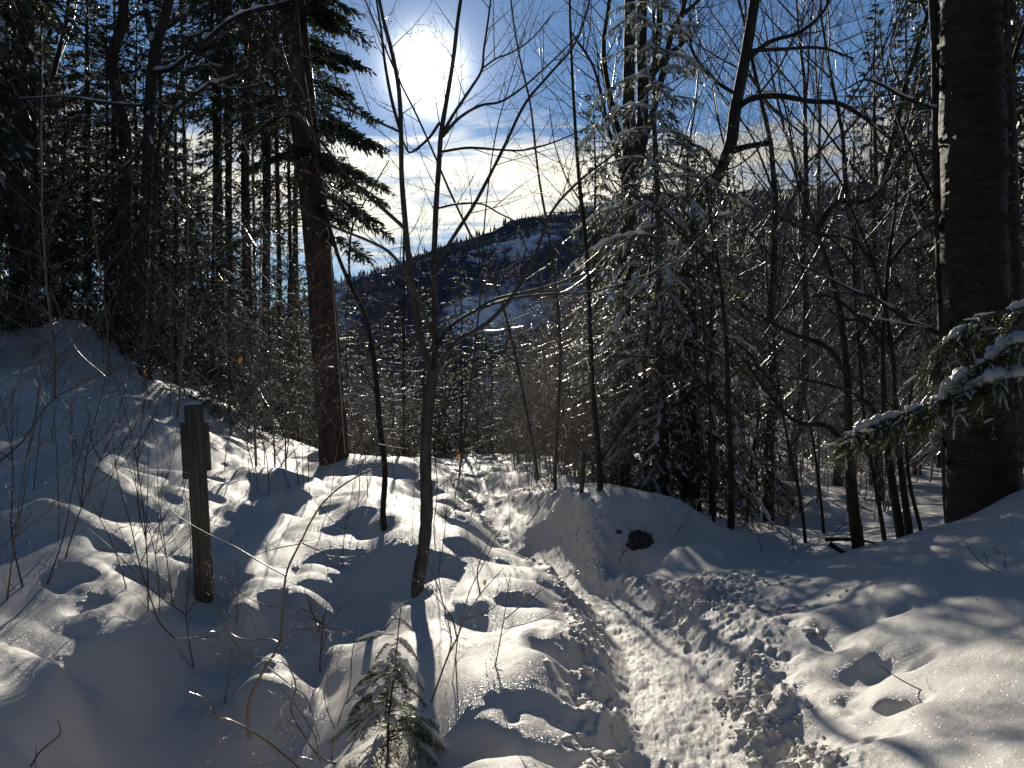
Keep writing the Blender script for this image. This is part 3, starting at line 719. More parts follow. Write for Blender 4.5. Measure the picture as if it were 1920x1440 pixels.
high = [dict(o=make_conifer('high_crowned_spruce', 'x', 'tree', (0, 0, 0), 140 + k, h=19, maxr=2.1, nb=110, trunk_r=.12, z0=.36, droop=.5, blade=.2, bw=.028, dens=1.0, dead=34, snow=.12, side_n=9)) for k in range(2)]
place(high, 'high_crowned_spruce', rank_labels([(u, d, q, 'x', 'high crowned spruces beside the tall straight trunk') for u, d, q in [(410, 19, 1.0), (462, 17.5, 1.0), (500, 21, 1.05), (430, 24, 1.1), (555, 25, 1.0)]], 'high crowned spruce'), 11)
def sky_blocking_wood():  # unseen trees added to block sky light and darken the shaded snow
    rg = random.Random(4); nr = np.random.default_rng(4); Tt, Tb = Tubes(), Tubes(); A = [[], [], [], []]
    Pc, Dc, Lc, Wc = conifer_parts(150, 15, 2.6, 80, .16, z0=.08, blade=.42, bw=.075, dens=.62, dead=0, side_n=8)[2][:4]
    Pc, Dc = np.array(Pc), np.array(Dc)
    for i in range(30):
        az = R(58 + (302 - 58) * (i + rg.random() * .7) / 30); rr = rg.uniform(6.5, 15); x, y = math.sin(az) * rr, math.cos(az) * rr; z = hz(x, y, False); sc = rg.uniform(.85, 1.2); a = rg.uniform(0, 6.28); c, q = math.cos(a), math.sin(a)
        M = np.array([[c, -q, 0], [q, c, 0], [0, 0, 1]]); A[0].append(Pc @ M.T * sc + np.array([x, y, z])); A[1].append(Dc @ M.T); A[2].append(np.array(Lc) * sc); A[3].append(np.array(Wc) * sc)
        Tt.add([Vector((x, y, z - .3)), Vector((x + .1, y, z + 5 * sc)), Vector((x, y + .1, z + 15 * sc))], [.19, .14, .02], 8)
    o = link('sky_blocking_wood', blades_mesh('sky_blocking_wood', *[np.concatenate(q) for q in A], 'needles', nr), kind='stuff'); o['label'] = 'unseen spruces added behind and beside the viewer to dim the sky light'; o['category'] = 'wood'
    o2 = link('sky_blocking_trunks', Tt.mesh('sky_blocking_trunks', 'bark_dark'), o, kind='stuff')
sky_blocking_wood()
# the tall straight trunk with the wire
def trunk_mesh(name, path, radii, sides, rings, material, base, rough=0.05, seed=1, fz=6.0):
    P = smooth_path(path, rings); n = rings
    rr = np.interp(np.linspace(0, 1, n), np.linspace(0, 1, len(radii)), radii)
    ang = np.arange(sides) / sides * 2 * np.pi
    V = []
    for k in range(n):
        nzv = 1 + rough * (fbm(np.cos(ang) * 2.5 + 5, np.sin(ang) * 2.5 + k * 0.0 + P[k].z * fz * 0.3, seed, 3) * 2) + rough * .5 * fbm(ang * 6, np.full(sides, P[k].z * fz), seed + 9, 2)
        V.append(np.stack([P[k].x - base[0] + rr[k] * nzv * np.cos(ang), P[k].y - base[1] + rr[k] * nzv * np.sin(ang), np.full(sides, P[k].z - base[2])], -1))
    V = np.concatenate(V); idx = np.arange(n * sides).reshape(n, sides)
    Fq = np.stack([idx[:-1], np.roll(idx[:-1], -1, 1), np.roll(idx[1:], -1, 1), idx[1:]], -1).reshape(-1, 4)
    return mesh_np(name, V, [Fq], material)
B = Vector(W3(628, 882, 13.0)); B.z = hz(B.x, B.y) - 0.05
t = thing('pine_tree', 'tall straight reddish trunk with a thin wire down its right side', 'tree', B)
path = [(B.x, B.y, B.z - .3)] + [W3(u, v, 13.0) for u, v in [(628, 870), (614, 700), (604, 560), (591, 400), (566, 200), (548, 0), (524, -250), (496, -600)]]
link('trunk', trunk_mesh('trunk', path, [.30, .235, .22, .215, .21, .205, .20, .17, .08], 20, 150, 'bark_brown', B, .06, 4), t)
wp = [Vector(W3(u, v, 12.78)) for u, v in [(647, 850), (632, 640), (620, 480), (603, 300), (577, 60), (552, -200)]]
T = Tubes(); T.add(smooth_path(wp, 30), [.009] * 30, 6); link('wire', T.mesh('wire', 'wire_metal', B), t)
# its boughs, hanging on the right side and high on the left
rg = random.Random(42)
Tb, Ts = Tubes(), Tubes(); P, D, L, Wd = [], [], [], []; sp = []
for i in range(80):
    v = rg.uniform(-520, 330) if i < 74 else rg.uniform(330, 480)
    f = min(max((v + 520) / 1000, 0), 1); u0 = 548 + v * 0.10
    o0 = Vector(W3(u0, v, 13.0)); az = rg.uniform(-1.1, 1.1) if rg.random() < .58 else rg.uniform(0, 6.28)
    l = rg.uniform(.8, 1.45) * (0.65 + 0.35 * f)
    out = Vector((math.cos(az), math.sin(az), 0)); side = out.cross(Vector((0, 0, 1)))
    pth = [o0 + out * l * s + Vector((0, 0, l * (.10 * s - .62 * s * s + .16 * s ** 4))) for s in [k / 7 for k in range(8)]]
    Tb.add(pth, [.018 * (1 - .8 * k / 7) for k in range(8)], 4)
    if rg.random() < .6: sp.append((pth[3:], [.02] * 5))
    for j in range(15):
        s = .18 + .82 * (j + rg.random()) / 15; kf = s * 7; k = min(int(kf), 6); q = pth[k].lerp(pth[k + 1], kf - k); tg = (pth[k + 1] - pth[k]).normalized()
        for sg in (-1, 1):
            sl = l * (.32 * (1 - s) + .15) * rg.uniform(.6, 1.2)
            sd = (tg * .8 + side * sg * rg.uniform(.5, .9) + Vector((0, 0, rg.uniform(-.5, .0)))).normalized()
            Tb.add([q, q + sd * sl], [.005, .002], 3)
            for m in range(8):
                c = q + sd * sl * (m + rg.random()) / 8; vv = sd + perp(sd, rg) * .8 + Vector((0, 0, -.2))
                P.append(c[:]); D.append(vv[:]); L.append(.12 * rg.uniform(.7, 1.2)); Wd.append(.016)
snow_caps(Ts, sp, rg, .6, .9)
link('branches', Tb.mesh('branches', 'twig_dark', B), t, kind='stuff')
link('foliage', blades_mesh('foliage', P, D, L, Wd, 'needles', np.random.default_rng(5), B), t, kind='stuff')
link('snow_load', Ts.mesh('snow_load', 'branch_snow', B), t, kind='stuff')

# slender bare trunks between the left wood and the tall trunk
rg = random.Random(8)
for i, (u0, v0, u1, v1, d, w) in enumerate([(398, 60, 412, 720, 19, 11), (420, 60, 437, 760, 21, 12), (492, 120, 502, 760, 22, 12), (514, 40, 527, 800, 20, 12), (538, 150, 548, 800, 23, 10), (470, 40, 480, 700, 27, 8), (340, 40, 356, 700, 23, 11), (757, 430, 757, 850, 16, 7)]):
    b = Vector(W3(u1, v1, d)); b.z = hz(b.x, b.y, False) - .2
    lab = ['thin bare conifer trunk, leftmost of the pale gap left of the tall trunk', 'thin bare conifer trunk, second from the left in the gap left of the tall trunk', 'thin straight conifer trunk in the middle of the gap left of the tall trunk',
           'thin straight conifer trunk, second left of the tall trunk', 'thin conifer trunk just left of the tall reddish trunk', 'thinnest far trunk in the gap left of the tall trunk', 'thin dark trunk under the snow covered limb on the left', 'thin dark stem standing behind the forked sapling'][i]
    t = thing('slender_tree', lab, 'tree', b, 'slender bare trunks left of the tall trunk' if i < 7 else None)
    T = Tubes(); r = w / F * d / 2
    top = Vector(W3(u0 - 10, v0 - 350, d)) if i < 7 else Vector(W3(757, 380, d))
    pth = smooth_path([b, Vector(W3(u1, min(v1, 700), d)), Vector(W3(u0, v0 if i < 7 else 440, d)), top], 14)
    T.add(pth, [r * (1.1 - .8 * (k / 13)) for k in range(14)], 8); link('trunk', T.mesh('trunk', 'bark_dark', b), t)
    T = Tubes(); P, D, L, Wd = [], [], [], []
    for k in range(46 if i < 7 else 8):
        f = rg.uniform(.12, 1) ; kf = f * 13; j = min(int(kf), 12); q = pth[j].lerp(pth[j + 1], kf - j); az = rg.uniform(0, 6.28)
        l = rg.uniform(.4, 1.3) * (1.1 - .4 * f)
        p2, _ = grow(T, q, Vector((math.cos(az), math.sin(az), rg.uniform(-.35, .2))).normalized(), l, .008, 1, 3, rg, .25, -.04, nch=(3, 4, 2), ratio=(.5, .45, .5))
        if f > .5 and i < 7:
            for m in range(26):
                kk = rg.randrange(1, len(p2)); c = p2[kk - 1].lerp(p2[kk], rg.random()) + Vector((rg.gauss(0, .07), rg.gauss(0, .07), rg.gauss(0, .05)))
                P.append(c[:]); D.append((rg.gauss(0, 1), rg.gauss(0, 1), rg.gauss(-.2, .4))); L.append(rg.uniform(.1, .2)); Wd.append(.025)
    link('twigs', T.mesh('twigs', 'twig_dark', b), t, kind='stuff')
    if P: link('foliage', blades_mesh('foliage', P, D, L, Wd, 'needles', np.random.default_rng(i), b), t, kind='stuff')

# the snow laden hemlock right of the gap (fine needles)
b = Vector(W3(1246, 955, 11.2)); b.z = hz(b.x, b.y) - .1
make_conifer('hemlock_tree', 'snow laden hemlock with drooping boughs right of the trail gap', 'tree', b, 301, bark='bark_grey', needle='needles_hemlock', frost=.2, thick=1.6, cover=.92, h=8.4, maxr=1.8, nb=92, trunk_r=.075, z0=.08, droop=.95, blade=.09, bw=.0105, dens=1.1, dead=18, snow=.85, side_n=11, lean=(-.2, 0), taper=.62)
b = Vector(W3(1115, 900, 15.0)); b.z = hz(b.x, b.y) - .1
make_conifer('narrow_spruce', 'narrow pointed spruce seen against the sky left of the snow laden hemlock', 'tree', b, 302, frost=.12, h=7.2, maxr=.95, nb=90, trunk_r=.07, z0=.1, droop=.7, blade=.09, bw=.013, dens=1.0, dead=8, snow=.3, side_n=9)
b = Vector(W3(1335, 960, 11.0)); b.z = hz(b.x, b.y) - .1
make_conifer('hemlock_tree', 'lower hemlock with thin drooping sprays right of the snow laden one', 'tree', b, 303, bark='bark_grey', needle='needles_hemlock', frost=.14, thick=1.3, h=5.0, maxr=1.5, nb=60, trunk_r=.05, z0=.12, droop=.9, blade=.085, bw=.010, dens=.95, dead=20, snow=.35, side_n=9, taper=.6)

# ------------------------------------------------------------------ bare hardwoods
def hardwood(name, label, loc, seed, h, r, nlimb=8, material='bark_dark', group=None, trunk_frac=.45, spread=.7, twig='twig_dark', lev=4, snow=.0):
    rg = random.Random(seed); t = thing(name, label, 'tree', loc, group)
    T0, T1, sn = Tubes(), Tubes(), []
    n = 10; tp = [Vector((0, 0, -.4))]; d = Vector((rg.uniform(-.1, .1), rg.uniform(-.1, .1), 1)).normalized()
    p = Vector((0, 0, 0)); tp.append(p.copy())
    for k in range(n): d = (d + perp(d, rg) * .13).normalized(); p = p + d * h * .8 / n; tp.append(p.copy())
    T0.add(tp, [r * 1.2] + [r * (1 - .94 * k / n) for k in range(n + 1)], 9)
    link('trunk', T0.mesh('trunk', material), t)
    Tl = Tubes()
    for i in range(nlimb):
        f = trunk_frac + (1 - trunk_frac) * (i + rg.random() * .8) / nlimb; kf = 1 + f * (n - .01); k = min(int(kf), n); q = tp[k].lerp(tp[k + 1], kf - k) if k < n + 1 - 0 and k + 1 < len(tp) else tp[-1]
        az = i * 2.4 + rg.uniform(-.4, .4); a = spread * rg.uniform(.7, 1.3)
        dd = Vector((math.cos(az) * math.sin(a), math.sin(az) * math.sin(a), math.cos(a)))
        T = Tubes()
        grow(T1, q, dd, h * rg.uniform(.26, .42) * (1.2 - .5 * f), r * .30 * (1.15 - .6 * f), 0, lev - 1, rg, .22, .05, nch=(7, 6, 5), ratio=(.52, .5, .5), ang=(.75, .8, .75), pts=(8, 6, 4, 3), snow=(sn, .5) if snow else None)
    link('limbs', T1.mesh('limbs', twig), t, kind='stuff')
    if snow:
        Ts = Tubes(); snow_caps(Ts, sn, rg, snow, .7, 4)
        if Ts.g: link('snow_load', Ts.mesh('snow_load', 'branch_snow'), t, kind='stuff')
    return t
hw = [dict(o=hardwood('bare_hardwood', 'x', (0, 0, 0), 200 + k, 13 + k, .075 + .012 * k, nlimb=11, trunk_frac=.22, spread=.75, snow=.35)) for k in range(4)]
spec = [(u, d, s, 'bare hardwood with a fine spreading crown in the wood on the right', 'bare hardwoods in the wood on the right')
        for u, d, s in [(1290, 17, .95), (1390, 19, 1.0), (1480, 14.5, .9), (1570, 17, 1.0), (1650, 13, .95), (1720, 17, 1.0), (1510, 23, 1.15), (1230, 21, 1.0), (1150, 24, .9), (1840, 17, 1.0), (1950, 12, 1.0), (1620, 24, 1.2), (1110, 18, .62), (2080, 17, 1.0), (1350, 27, 1.2), (1440, 12, .8)]]
place(hw, 'bare_hardwood', rank_labels(spec, 'bare fine crowned hardwood'), 6)
spec = [(u, d, s, 'bare hardwood among the dark spruces on the left', 'bare hardwoods among the spruces on the left')
        for u, d, s in [(320, 22, 1.0), (95, 18, 1.0), (-60, 16, .9), (380, 25, 1.1), (600, 26, .7)]]
place([hw[2], hw[0], hw[3], hw[1]], 'bare_hardwood', rank_labels(spec, 'bare fine crowned hardwood'), 7)

def tree_from_limbs(name, label, cat, base, limbs, material, twig, seed, twig_n=0, twl=.5, twr=.004, snow=.0, beads=0.0, lev=2, group=None, up=.06, main='trunk', snowth=1.0, bead_r=.003, sides=10, wiggle=0.0, ttw=(4, 3), limb_name='limb'):
    """limbs: list of (control points in the world, r0, r1, twigs on it); the first is the trunk"""
    rg = random.Random(seed); b = Vector(base)
    t = thing(name, label, cat, b, group)
    T1 = Tubes(); sn = []; bd = []
    for i, (cp, r0, r1, tw) in enumerate(limbs):
        cp = [Vector(c) for c in cp]; n = max(6, min(40, len(cp) * 5)); P = smooth_path(cp, n)
        if wiggle: P = [p + Vector((rg.gauss(0, 1), rg.gauss(0, 1), rg.gauss(0, 1))) * wiggle * (0 if k == 0 else 1) for k, p in enumerate(P)]
        rad = [r0 + (r1 - r0) * (k / (n - 1)) for k in range(n)]
        T = Tubes(); T.add(P, [q * rg.uniform(.94, 1.06) for q in rad], sides if r0 > .02 else (7 if r0 > .008 else 5))
        link(main if i == 0 else limb_name, T.mesh(main if i == 0 else limb_name, material, b), t)
        if snow and not (i == 0 and main == 'trunk'): sn.append((P, rad))
        Lh = sum((P[k + 1] - P[k]).length for k in range(n - 1))
        for c in range(tw):
            f = (.25 if i == 0 else .12) + (.86 if i else .74) * (c + rg.random()) / tw; f = min(f, .995)
            kf = f * (n - 1); k = min(int(kf), n - 2); q = P[k].lerp(P[k + 1], kf - k); dd = (P[k + 1] - P[k]).normalized()
            a = perp(dd, rg); an = rg.uniform(.5, 1.15); cd = (dd * math.cos(an) + a * math.sin(an) + Vector((0, 0, .12))).normalized()
            grow(T1, q, cd, twl * rg.uniform(.5, 1.3) * (1.15 - .5 * f), min(twr, rad[k] * .7), 1, lev, rg, .16, up, nch=(5,) + ttw, ratio=(.5, .5, .5), pts=(8, 7, 5, 3), snow=(sn, .5) if snow else None, beads=(bd, beads) if beads else None)
    if T1.g: link('twigs', T1.mesh('twigs', twig, b), t, kind='stuff')
    if sn:
        Ts = Tubes(); snow_caps(Ts, sn, rg, snow, snowth, 6)
        if Ts.g: link('snow_cap', Ts.mesh('snow_cap', 'branch_snow', b), t, kind='stuff')
    if bd: link('ice_beads', blobs_mesh('ice_beads', bd, [bead_r * 1.45 * rg.uniform(.4, 1.5) for _ in bd], 'ice_bead', b), t, kind='stuff')
    return t
def PX(pts, d0, d1=None):
    """pixel polyline, depth running from d0 to d1"""
    d1 = d0 if d1 is None else d1; n = len(pts)
    return [W3(u, v, d0 + (d1 - d0) * i / max(n - 1, 1)) for i, (u, v) in enumerate(pts)]

# the forked sapling in the middle
k = 6.2 / F / 2
D0 = 6.2
limbs = [
 (PX([(783, 1125), (784, 1090), (794, 1030), (800, 960), (798, 870), (800, 800), (806, 740), (812, 695)], D0), 25 * k, 22 * k, 2),
 (PX([(812, 700), (816, 660), (815, 600), (814, 500), (817, 400), (823, 310), (827, 250), (838, 185), (850, 110), (858, 40), (868, -40), (875, -200)], D0, 6.4), 13 * k, 6 * k, 13),
 (PX([(810, 705), (796, 660), (785, 620), (776, 560), (767, 490), (760, 420), (753, 330), (752, 250), (748, 170), (735, 100), (715, 20), (700, -80), (690, -250)], D0, 5.9), 14 * k, 5 * k, 13),
 (PX([(818, 705), (832, 672), (860, 638), (905, 612), (949, 571), (984, 517), (1007, 470), (1034, 398), (1080, 345), (1130, 305), (1190, 262)], D0, 5.6), 10 * k, 3 * k, 12),
 (PX([(819, 650), (840, 618), (870, 594), (905, 577), (960, 560), (1040, 550), (1104, 548), (1198, 522), (1290, 480)], D0, 6.7), 8 * k, 2.4 * k, 10),
 (PX([(880, 590), (930, 560), (1000, 545), (1080, 520), (1160, 500), (1240, 482)], 6.3, 6.0), 6 * k, 2.5 * k, 6),
 (PX([(820, 492), (858, 432), (893, 377), (943, 280), (983, 197), (1027, 143), (1073, 90), (1097, 33), (1120, -60)], 6.3, 6.0), 8 * k, 3 * k, 10),
 (PX([(812, 633), (797, 590), (778, 548), (762, 515), (731, 474), (687, 450), (620, 423), (563, 390), (523, 357)], 6.2, 5.7), 9 * k, 3 * k, 9),
 (PX([(763, 432), (713, 387), (663, 343), (623, 293), (580, 240), (547, 213), (480, 210), (430, 212)], 6.0, 5.6), 8 * k, 2.5 * k, 9),
 (PX([(829, 252), (850, 215), (880, 170), (903, 132), (907, 95), (915, 40), (925, -40)], 6.3, 6.1), 7 * k, 3 * k, 7),
 (PX([(905, 128), (930, 110), (960, 98), (1000, 70), (1040, 20)], 6.15, 5.9), 4 * k, 2 * k, 5),
 (PX([(830, 256), (860, 222), (900, 198), (940, 190), (985, 160), (1040, 110), (1090, 60)], 6.3, 6.6), 7 * k, 2.5 * k, 8),
 (PX([(829, 284), (880, 277), (940, 281), (985, 281), (1040, 266), (1100, 240)], 6.3, 6.8), 6 * k, 2.5 * k, 6),
 (PX([(824, 230), (805, 258), (780, 280), (766, 285), (755, 262)], 6.3, 6.2), 6 * k, 3 * k, 2),
 (PX([(822, 390), (860, 382), (905, 383), (940, 402), (1010, 432), (1070, 440)], 6.3, 6.7), 5 * k, 2 * k, 6),
 (PX([(752, 250), (735, 190), (722, 120), (715, 60), (706, 0), (700, -60)], 6.0, 6.3), 7 * k, 3 * k, 5),
 (PX([(752, 248), (700, 225), (650, 205), (600, 190), (540, 170), (480, 165)], 5.9, 5.5), 5 * k, 2 * k, 7),
]
base = W3(785, 1100, D0)
tree_from_limbs('forked_sapling', 'forked sapling with icy spreading limbs in the middle, in front of the sun', 'tree', base, limbs, 'bark_grey', 'twig', 11, twl=.68, twr=.0045, beads=.7, lev=3, snow=.10, snowth=.45, bead_r=.0023, ttw=(3, 2))

limbs = [(PX([(722, 1010), (718, 960), (722, 880), (712, 800), (706, 720), (696, 640), (684, 590), (660, 540), (634, 480), (612, 400), (596, 310), (578, 200), (560, 60), (550, -80)], 7.4, 7.2), .029, .010, 8),
 (PX([(655, 535), (655, 480), (660, 430), (675, 395), (700, 350), (730, 300)], 7.3, 7.4), .012, .005, 5),
 (PX([(700, 655), (735, 640), (790, 650), (850, 670)], 7.3, 7.0), .008, .003, 4),
 (PX([(600, 330), (640, 380), (690, 420)], 7.3, 6.9), .008, .003, 4),
 (PX([(706, 740), (680, 700), (640, 680), (600, 690)], 7.3, 7.0), .007, .003, 4)]
tree_from_limbs('leaning_sapling', 'dark curved sapling bending left, between the tall trunk and the forked sapling', 'tree', W3(722, 1000, 7.4), limbs, 'bark_dark', 'twig', 12, twl=.6, twr=.004, beads=.6, lev=3, bead_r=.0035, ttw=(3, 2))
limbs = [(PX([(1127, 940), (1124, 890), (1120, 820), (1112, 740), (1107, 640), (1104, 540), (1097, 440), (1086, 340), (1078, 230), (1072, 120), (1068, 0), (1066, -120)], 9.2, 9.0), .036, .011, 12),
 (PX([(1128, 862), (1170, 800), (1210, 750), (1260, 715), (1320, 690)], 9.2, 8.7), .014, .005, 6),
 (PX([(1100, 470), (1140, 420), (1200, 380)], 9.1, 8.8), .010, .004, 5),
 (PX([(1090, 380), (1060, 330), (1040, 270), (1030, 200)], 9.1, 9.3), .010, .004, 5)]
tree_from_limbs('slim_sapling', 'slim near black sapling standing on the crest of the snow bank', 'tree', W3(1127, 938, 9.2), limbs, 'bark_dark', 'twig', 13, twl=.8, twr=.006, beads=.4, lev=3, bead_r=.004)
limbs = [(PX([(1090, 945), (1091, 900), (1094, 850)], 9.3), .030, .024, 0)]
tree_from_limbs('broken_stump', 'short broken stem beside the slim sapling on the bank crest', 'stump', W3(1090, 945, 9.3), limbs, 'bark_grey', 'twig', 14)
# crossing stems behind the fork
limbs = [(PX([(1010, 900), (985, 760), (960, 640), (935, 550), (900, 477), (847, 367), (813, 287), (780, 213), (747, 147), (693, 20), (650, -80)], 8.8, 8.2), .016, .007, 12)]
tree_from_limbs('leaning_sapling', 'thin straight sapling leaning left across the cloud, behind the forked sapling', 'tree', W3(1010, 905, 8.8), limbs, 'bark_grey', 'twig', 15, twl=.8, twr=.0045, beads=.5, lev=3, bead_r=.004)
limbs = [(PX([(1040, 930), (1045, 800), (1050, 640), (1035, 480), (1010, 330), (995, 200), (975, 110), (960, 20), (950, -100)], 10.2, 9.8), .020, .008, 14)]
tree_from_limbs('thin_sapling', 'thin pale sapling rising straight beside the right edge of the sky gap', 'tree', W3(1040, 930, 10.2), limbs, 'bark_grey', 'twig', 16, twl=.9, twr=.005, beads=.5, lev=3, bead_r=.0045)
limbs = [(PX([(860, 900), (880, 740), (900, 560), (910, 400), (930, 250), (955, 160), (985, 60)], 14, 13.5), .018, .006, 14)]
tree_from_limbs('thin_sapling', 'faint thin sapling against the bright cloud right of the fork', 'tree', W3(860, 900, 14), limbs, 'bark_grey', 'twig', 17, twl=1.0, twr=.005, beads=.3, lev=3, bead_r=.005)

# trunk behind the hemlock with the rising limbs
b = W3(1166, 915, 12.5)
k = 12.5 / F / 2
limbs = [(PX([(1166, 925), (1163, 800), (1165, 650), (1170, 520), (1175, 420), (1180, 340), (1178, 220), (1180, 100), (1182, -60), (1185, -260)], 12.5), 34 * k, 18 * k, 2),
 (PX([(1175, 400), (1200, 280), (1205, 180), (1203, 80), (1205, -80), (1210, -260)], 12.5, 12.9), 26 * k, 16 * k, 4),
 (PX([(1205, 190), (1225, 130), (1235, 60), (1240, -60), (1250, -200)], 12.9, 13.2), 16 * k, 10 * k, 5),
 (PX([(1195, 310), (1235, 170), (1260, 60), (1280, 20), (1290, -60)], 12.6, 12.2), 14 * k, 7 * k, 7),
 (PX([(1200, 180), (1245, 110), (1278, 80), (1268, 40), (1300, 10), (1330, -20)], 12.8, 12.2), 11 * k, 5 * k, 7),
 (PX([(1180, 300), (1150, 210), (1132, 100), (1140, 20), (1155, -80)], 12.5, 12.9), 12 * k, 6 * k, 8),
 (PX([(1175, 380), (1160, 300), (1140, 240), (1130, 190), (1110, 120), (1070, 60)], 12.5, 12.0), 9 * k, 4 * k, 8)]
tree_from_limbs('maple_tree', 'large bare maple with several upright limbs behind the snow laden hemlock', 'tree', b, limbs, 'bark_dark', 'twig_dark', 21, twl=1.6, twr=.012, snow=.35, snowth=.7, lev=4, ttw=(5, 4, 3))
b = W3(1290, 930, 11.5); k = 11.5 / F / 2
limbs = [(PX([(1292, 935), (1285, 820), (1290, 700), (1288, 560), (1290, 450), (1310, 385), (1345, 330), (1370, 270), (1378, 210), (1395, 120), (1412, 20), (1425, -80), (1440, -220)], 11.5), 30 * k, 17 * k, 4),
 (PX([(1380, 205), (1410, 185), (1460, 180), (1520, 190), (1575, 195), (1640, 235), (1700, 290)], 11.5, 10.5), 12 * k, 6 * k, 9),
 (PX([(1368, 285), (1400, 275), (1440, 268)], 11.5, 11.0), 13 * k, 9 * k, 1),
 (PX([(1395, 120), (1440, 80), (1500, 60), (1545, 20), (1560, -30)], 11.5, 11.0), 9 * k, 4 * k, 8),
 (PX([(1385, 180), (1340, 150), (1300, 100), (1290, 40)], 11.5, 11.8), 8 * k, 4 * k, 8),
 (PX([(1350, 325), (1320, 280), (1290, 270), (1250, 250)], 11.5, 11.9), 7 * k, 3 * k, 7),
 (PX([(1400, 95), (1470, 92), (1540, 90), (1600, 110)], 11.5, 12.2), 8 * k, 4 * k, 8)]
tree_from_limbs('leaning_maple', 'dark leaning tree with bent trunk and snow lined limbs right of the hemlock', 'tree', b, limbs, 'bark_dark', 'twig_dark', 22, twl=1.3, twr=.010, snow=.5, snowth=.9, lev=4, ttw=(5, 4, 3))

# the left limbs laid with snow
b = Vector(W3(276, 470, 14.0)); b.z = hz(b.x, b.y, False) - .1
k = 14.0 / F / 2
limbs = [([tuple(b)] + PX([(262, 600), (268, 470), (276, 330), (280, 220), (284, 150), (292, 90), (312, 20), (330, -80)], 14.0), 24 * k, 17 * k, 5),
 (PX([(284, 136), (320, 130), (345, 112), (392, 72), (428, 42), (470, 22), (530, 8), (600, -20), (680, -50)], 14.0, 12.0), 9 * k, 7 * k, 6),
 (PX([(281, 182), (270, 197), (230, 196), (180, 190), (120, 182), (40, 185)], 14.0, 13.2), 6 * k, 3 * k, 6),
 (PX([(292, 95), (280, 50), (272, 0), (268, -80)], 14.0, 14.4), 15 * k, 9 * k, 4),
 (PX([(300, 60), (325, 45), (350, 25), (390, -20)], 14.0, 14.4), 8 * k, 5 * k, 4),
 (PX([(280, 200), (278, 240), (300, 320), (335, 380), (370, 430), (405, 465)], 13.9, 12.8), 4.5 * k, 2.5 * k, 5),
 (PX([(276, 250), (250, 300), (200, 330), (150, 350)], 14.0, 14.4), 7 * k, 3 * k, 7)]
tree_from_limbs('birch_tree', 'dark tree on the left holding out a thick snow covered limb towards the tall trunk', 'tree', b, limbs, 'bark_dark', 'twig', 23, twl=.9, twr=.006, snow=.97, snowth=1.15, beads=.3, lev=3, bead_r=.006)
b = Vector(W3(238, 470, 15.0)); b.z = hz(b.x, b.y, False) - .1; k = 15.0 / F / 2
limbs = [([tuple(b)] + PX([(236, 560), (234, 400), (235, 260), (222, 190), (212, 130), (214, 90), (230, 40), (233, -40), (240, -160)], 15.0), 26 * k, 17 * k, 8),
 (PX([(215, 100), (180, 80), (150, 60)], 15.0), 8 * k, 4 * k, 6), (PX([(232, 60), (250, 30), (300, 20)], 15.0), 8 * k, 4 * k, 6)]
tree_from_limbs('bent_tree', 'dark trunk with an S bend against the sky on the left', 'tree', b, limbs, 'bark_dark', 'twig_dark', 24, twl=1.2, twr=.009, lev=3)
limbs = [(PX([(392, 158), (430, 150), (470, 125), (500, 95), (520, 60), (545, 25), (580, -40)], 13.2, 12.4), 8 * 13 / F / 2, 5 * 13 / F / 2, 8),
 (PX([(392, 158), (350, 190), (322, 215), (300, 260), (292, 330), (290, 420), (285, 520), (282, 620), (283, 700)], 13.2, 13.5), .026, .045, 6),
 (PX([(400, 160), (450, 165), (500, 152)], 13.2, 12.8), .008, .004, 4)]
tree_from_limbs('bent_birch', 'arched birch stem capped with snow just below the thick snowy limb', 'tree', W3(283, 700, 13.5), limbs, 'bark_dark', 'twig', 25, twl=.8, twr=.005, snow=.9, snowth=1.1, beads=.4, lev=3, bead_r=.006, main='stem')

# the thick trunk on the right with its companions
b = Vector(W3(1850, 985, 6.0)); b.z = hz(b.x, b.y) - .1; k = 6.0 / F / 2
t = thing('yellow_birch', 'thick mossy trunk with shaggy horizontal bark near the right edge', 'tree', b)
path = [(b.x, b.y, b.z - .4)] + PX([(1850, 985), (1842, 850), (1836, 700), (1828, 500), (1824, 300), (1822, 100), (1820, -100), (1818, -500), (1816, -1100)], 6.0)
link('trunk', trunk_mesh('trunk', path, [172 * k, 138 * k, 120 * k, 115 * k, 112 * k, 110 * k, 108 * k, 104 * k, 96 * k, 70 * k], 48, 420, 'bark_birch', b, .045, 6, 11), t)
rg = random.Random(77); Vp, Fp = [], []
for i in range(760):   # curling strips of bark
    z = rg.uniform(.3, 6.5); v = 720 - (b.z + z - CAMZ) / 6.0 * F
    cx = np.interp(v, [100, 300, 500, 700, 850, 985], [1822, 1824, 1828, 1836, 1842, 1850]); cx = (cx - 960) / F * 6.0 - b.x
    r = np.interp(v, [-100, 500, 850, 985], [108, 114, 122, 142]) * k * 1.0
    a = rg.uniform(0, 6.28); wd = rg.uniform(.03, .16) / r; hgt = rg.uniform(.006, .05); n = 5
    for m in range(n):
        aa = a + wd * m / (n - 1); rr = r * 1.01 + (m / (n - 1)) ** 2 * rg.uniform(.008, .035)
        Vp.append((cx + rr * math.cos(aa), rr * math.sin(aa), z)); Vp.append((cx + rr * math.cos(aa), rr * math.sin(aa), z + hgt))
    o = len(Vp) - 2 * n
    for m in range(n - 1): Fp.append((o + 2 * m, o + 2 * m + 2, o + 2 * m + 3, o + 2 * m + 1))
me = mesh_np('bark_curls', np.array(Vp), [np.array(Fp)], 'bark_birch'); link('bark_curls', me, t, kind='stuff')
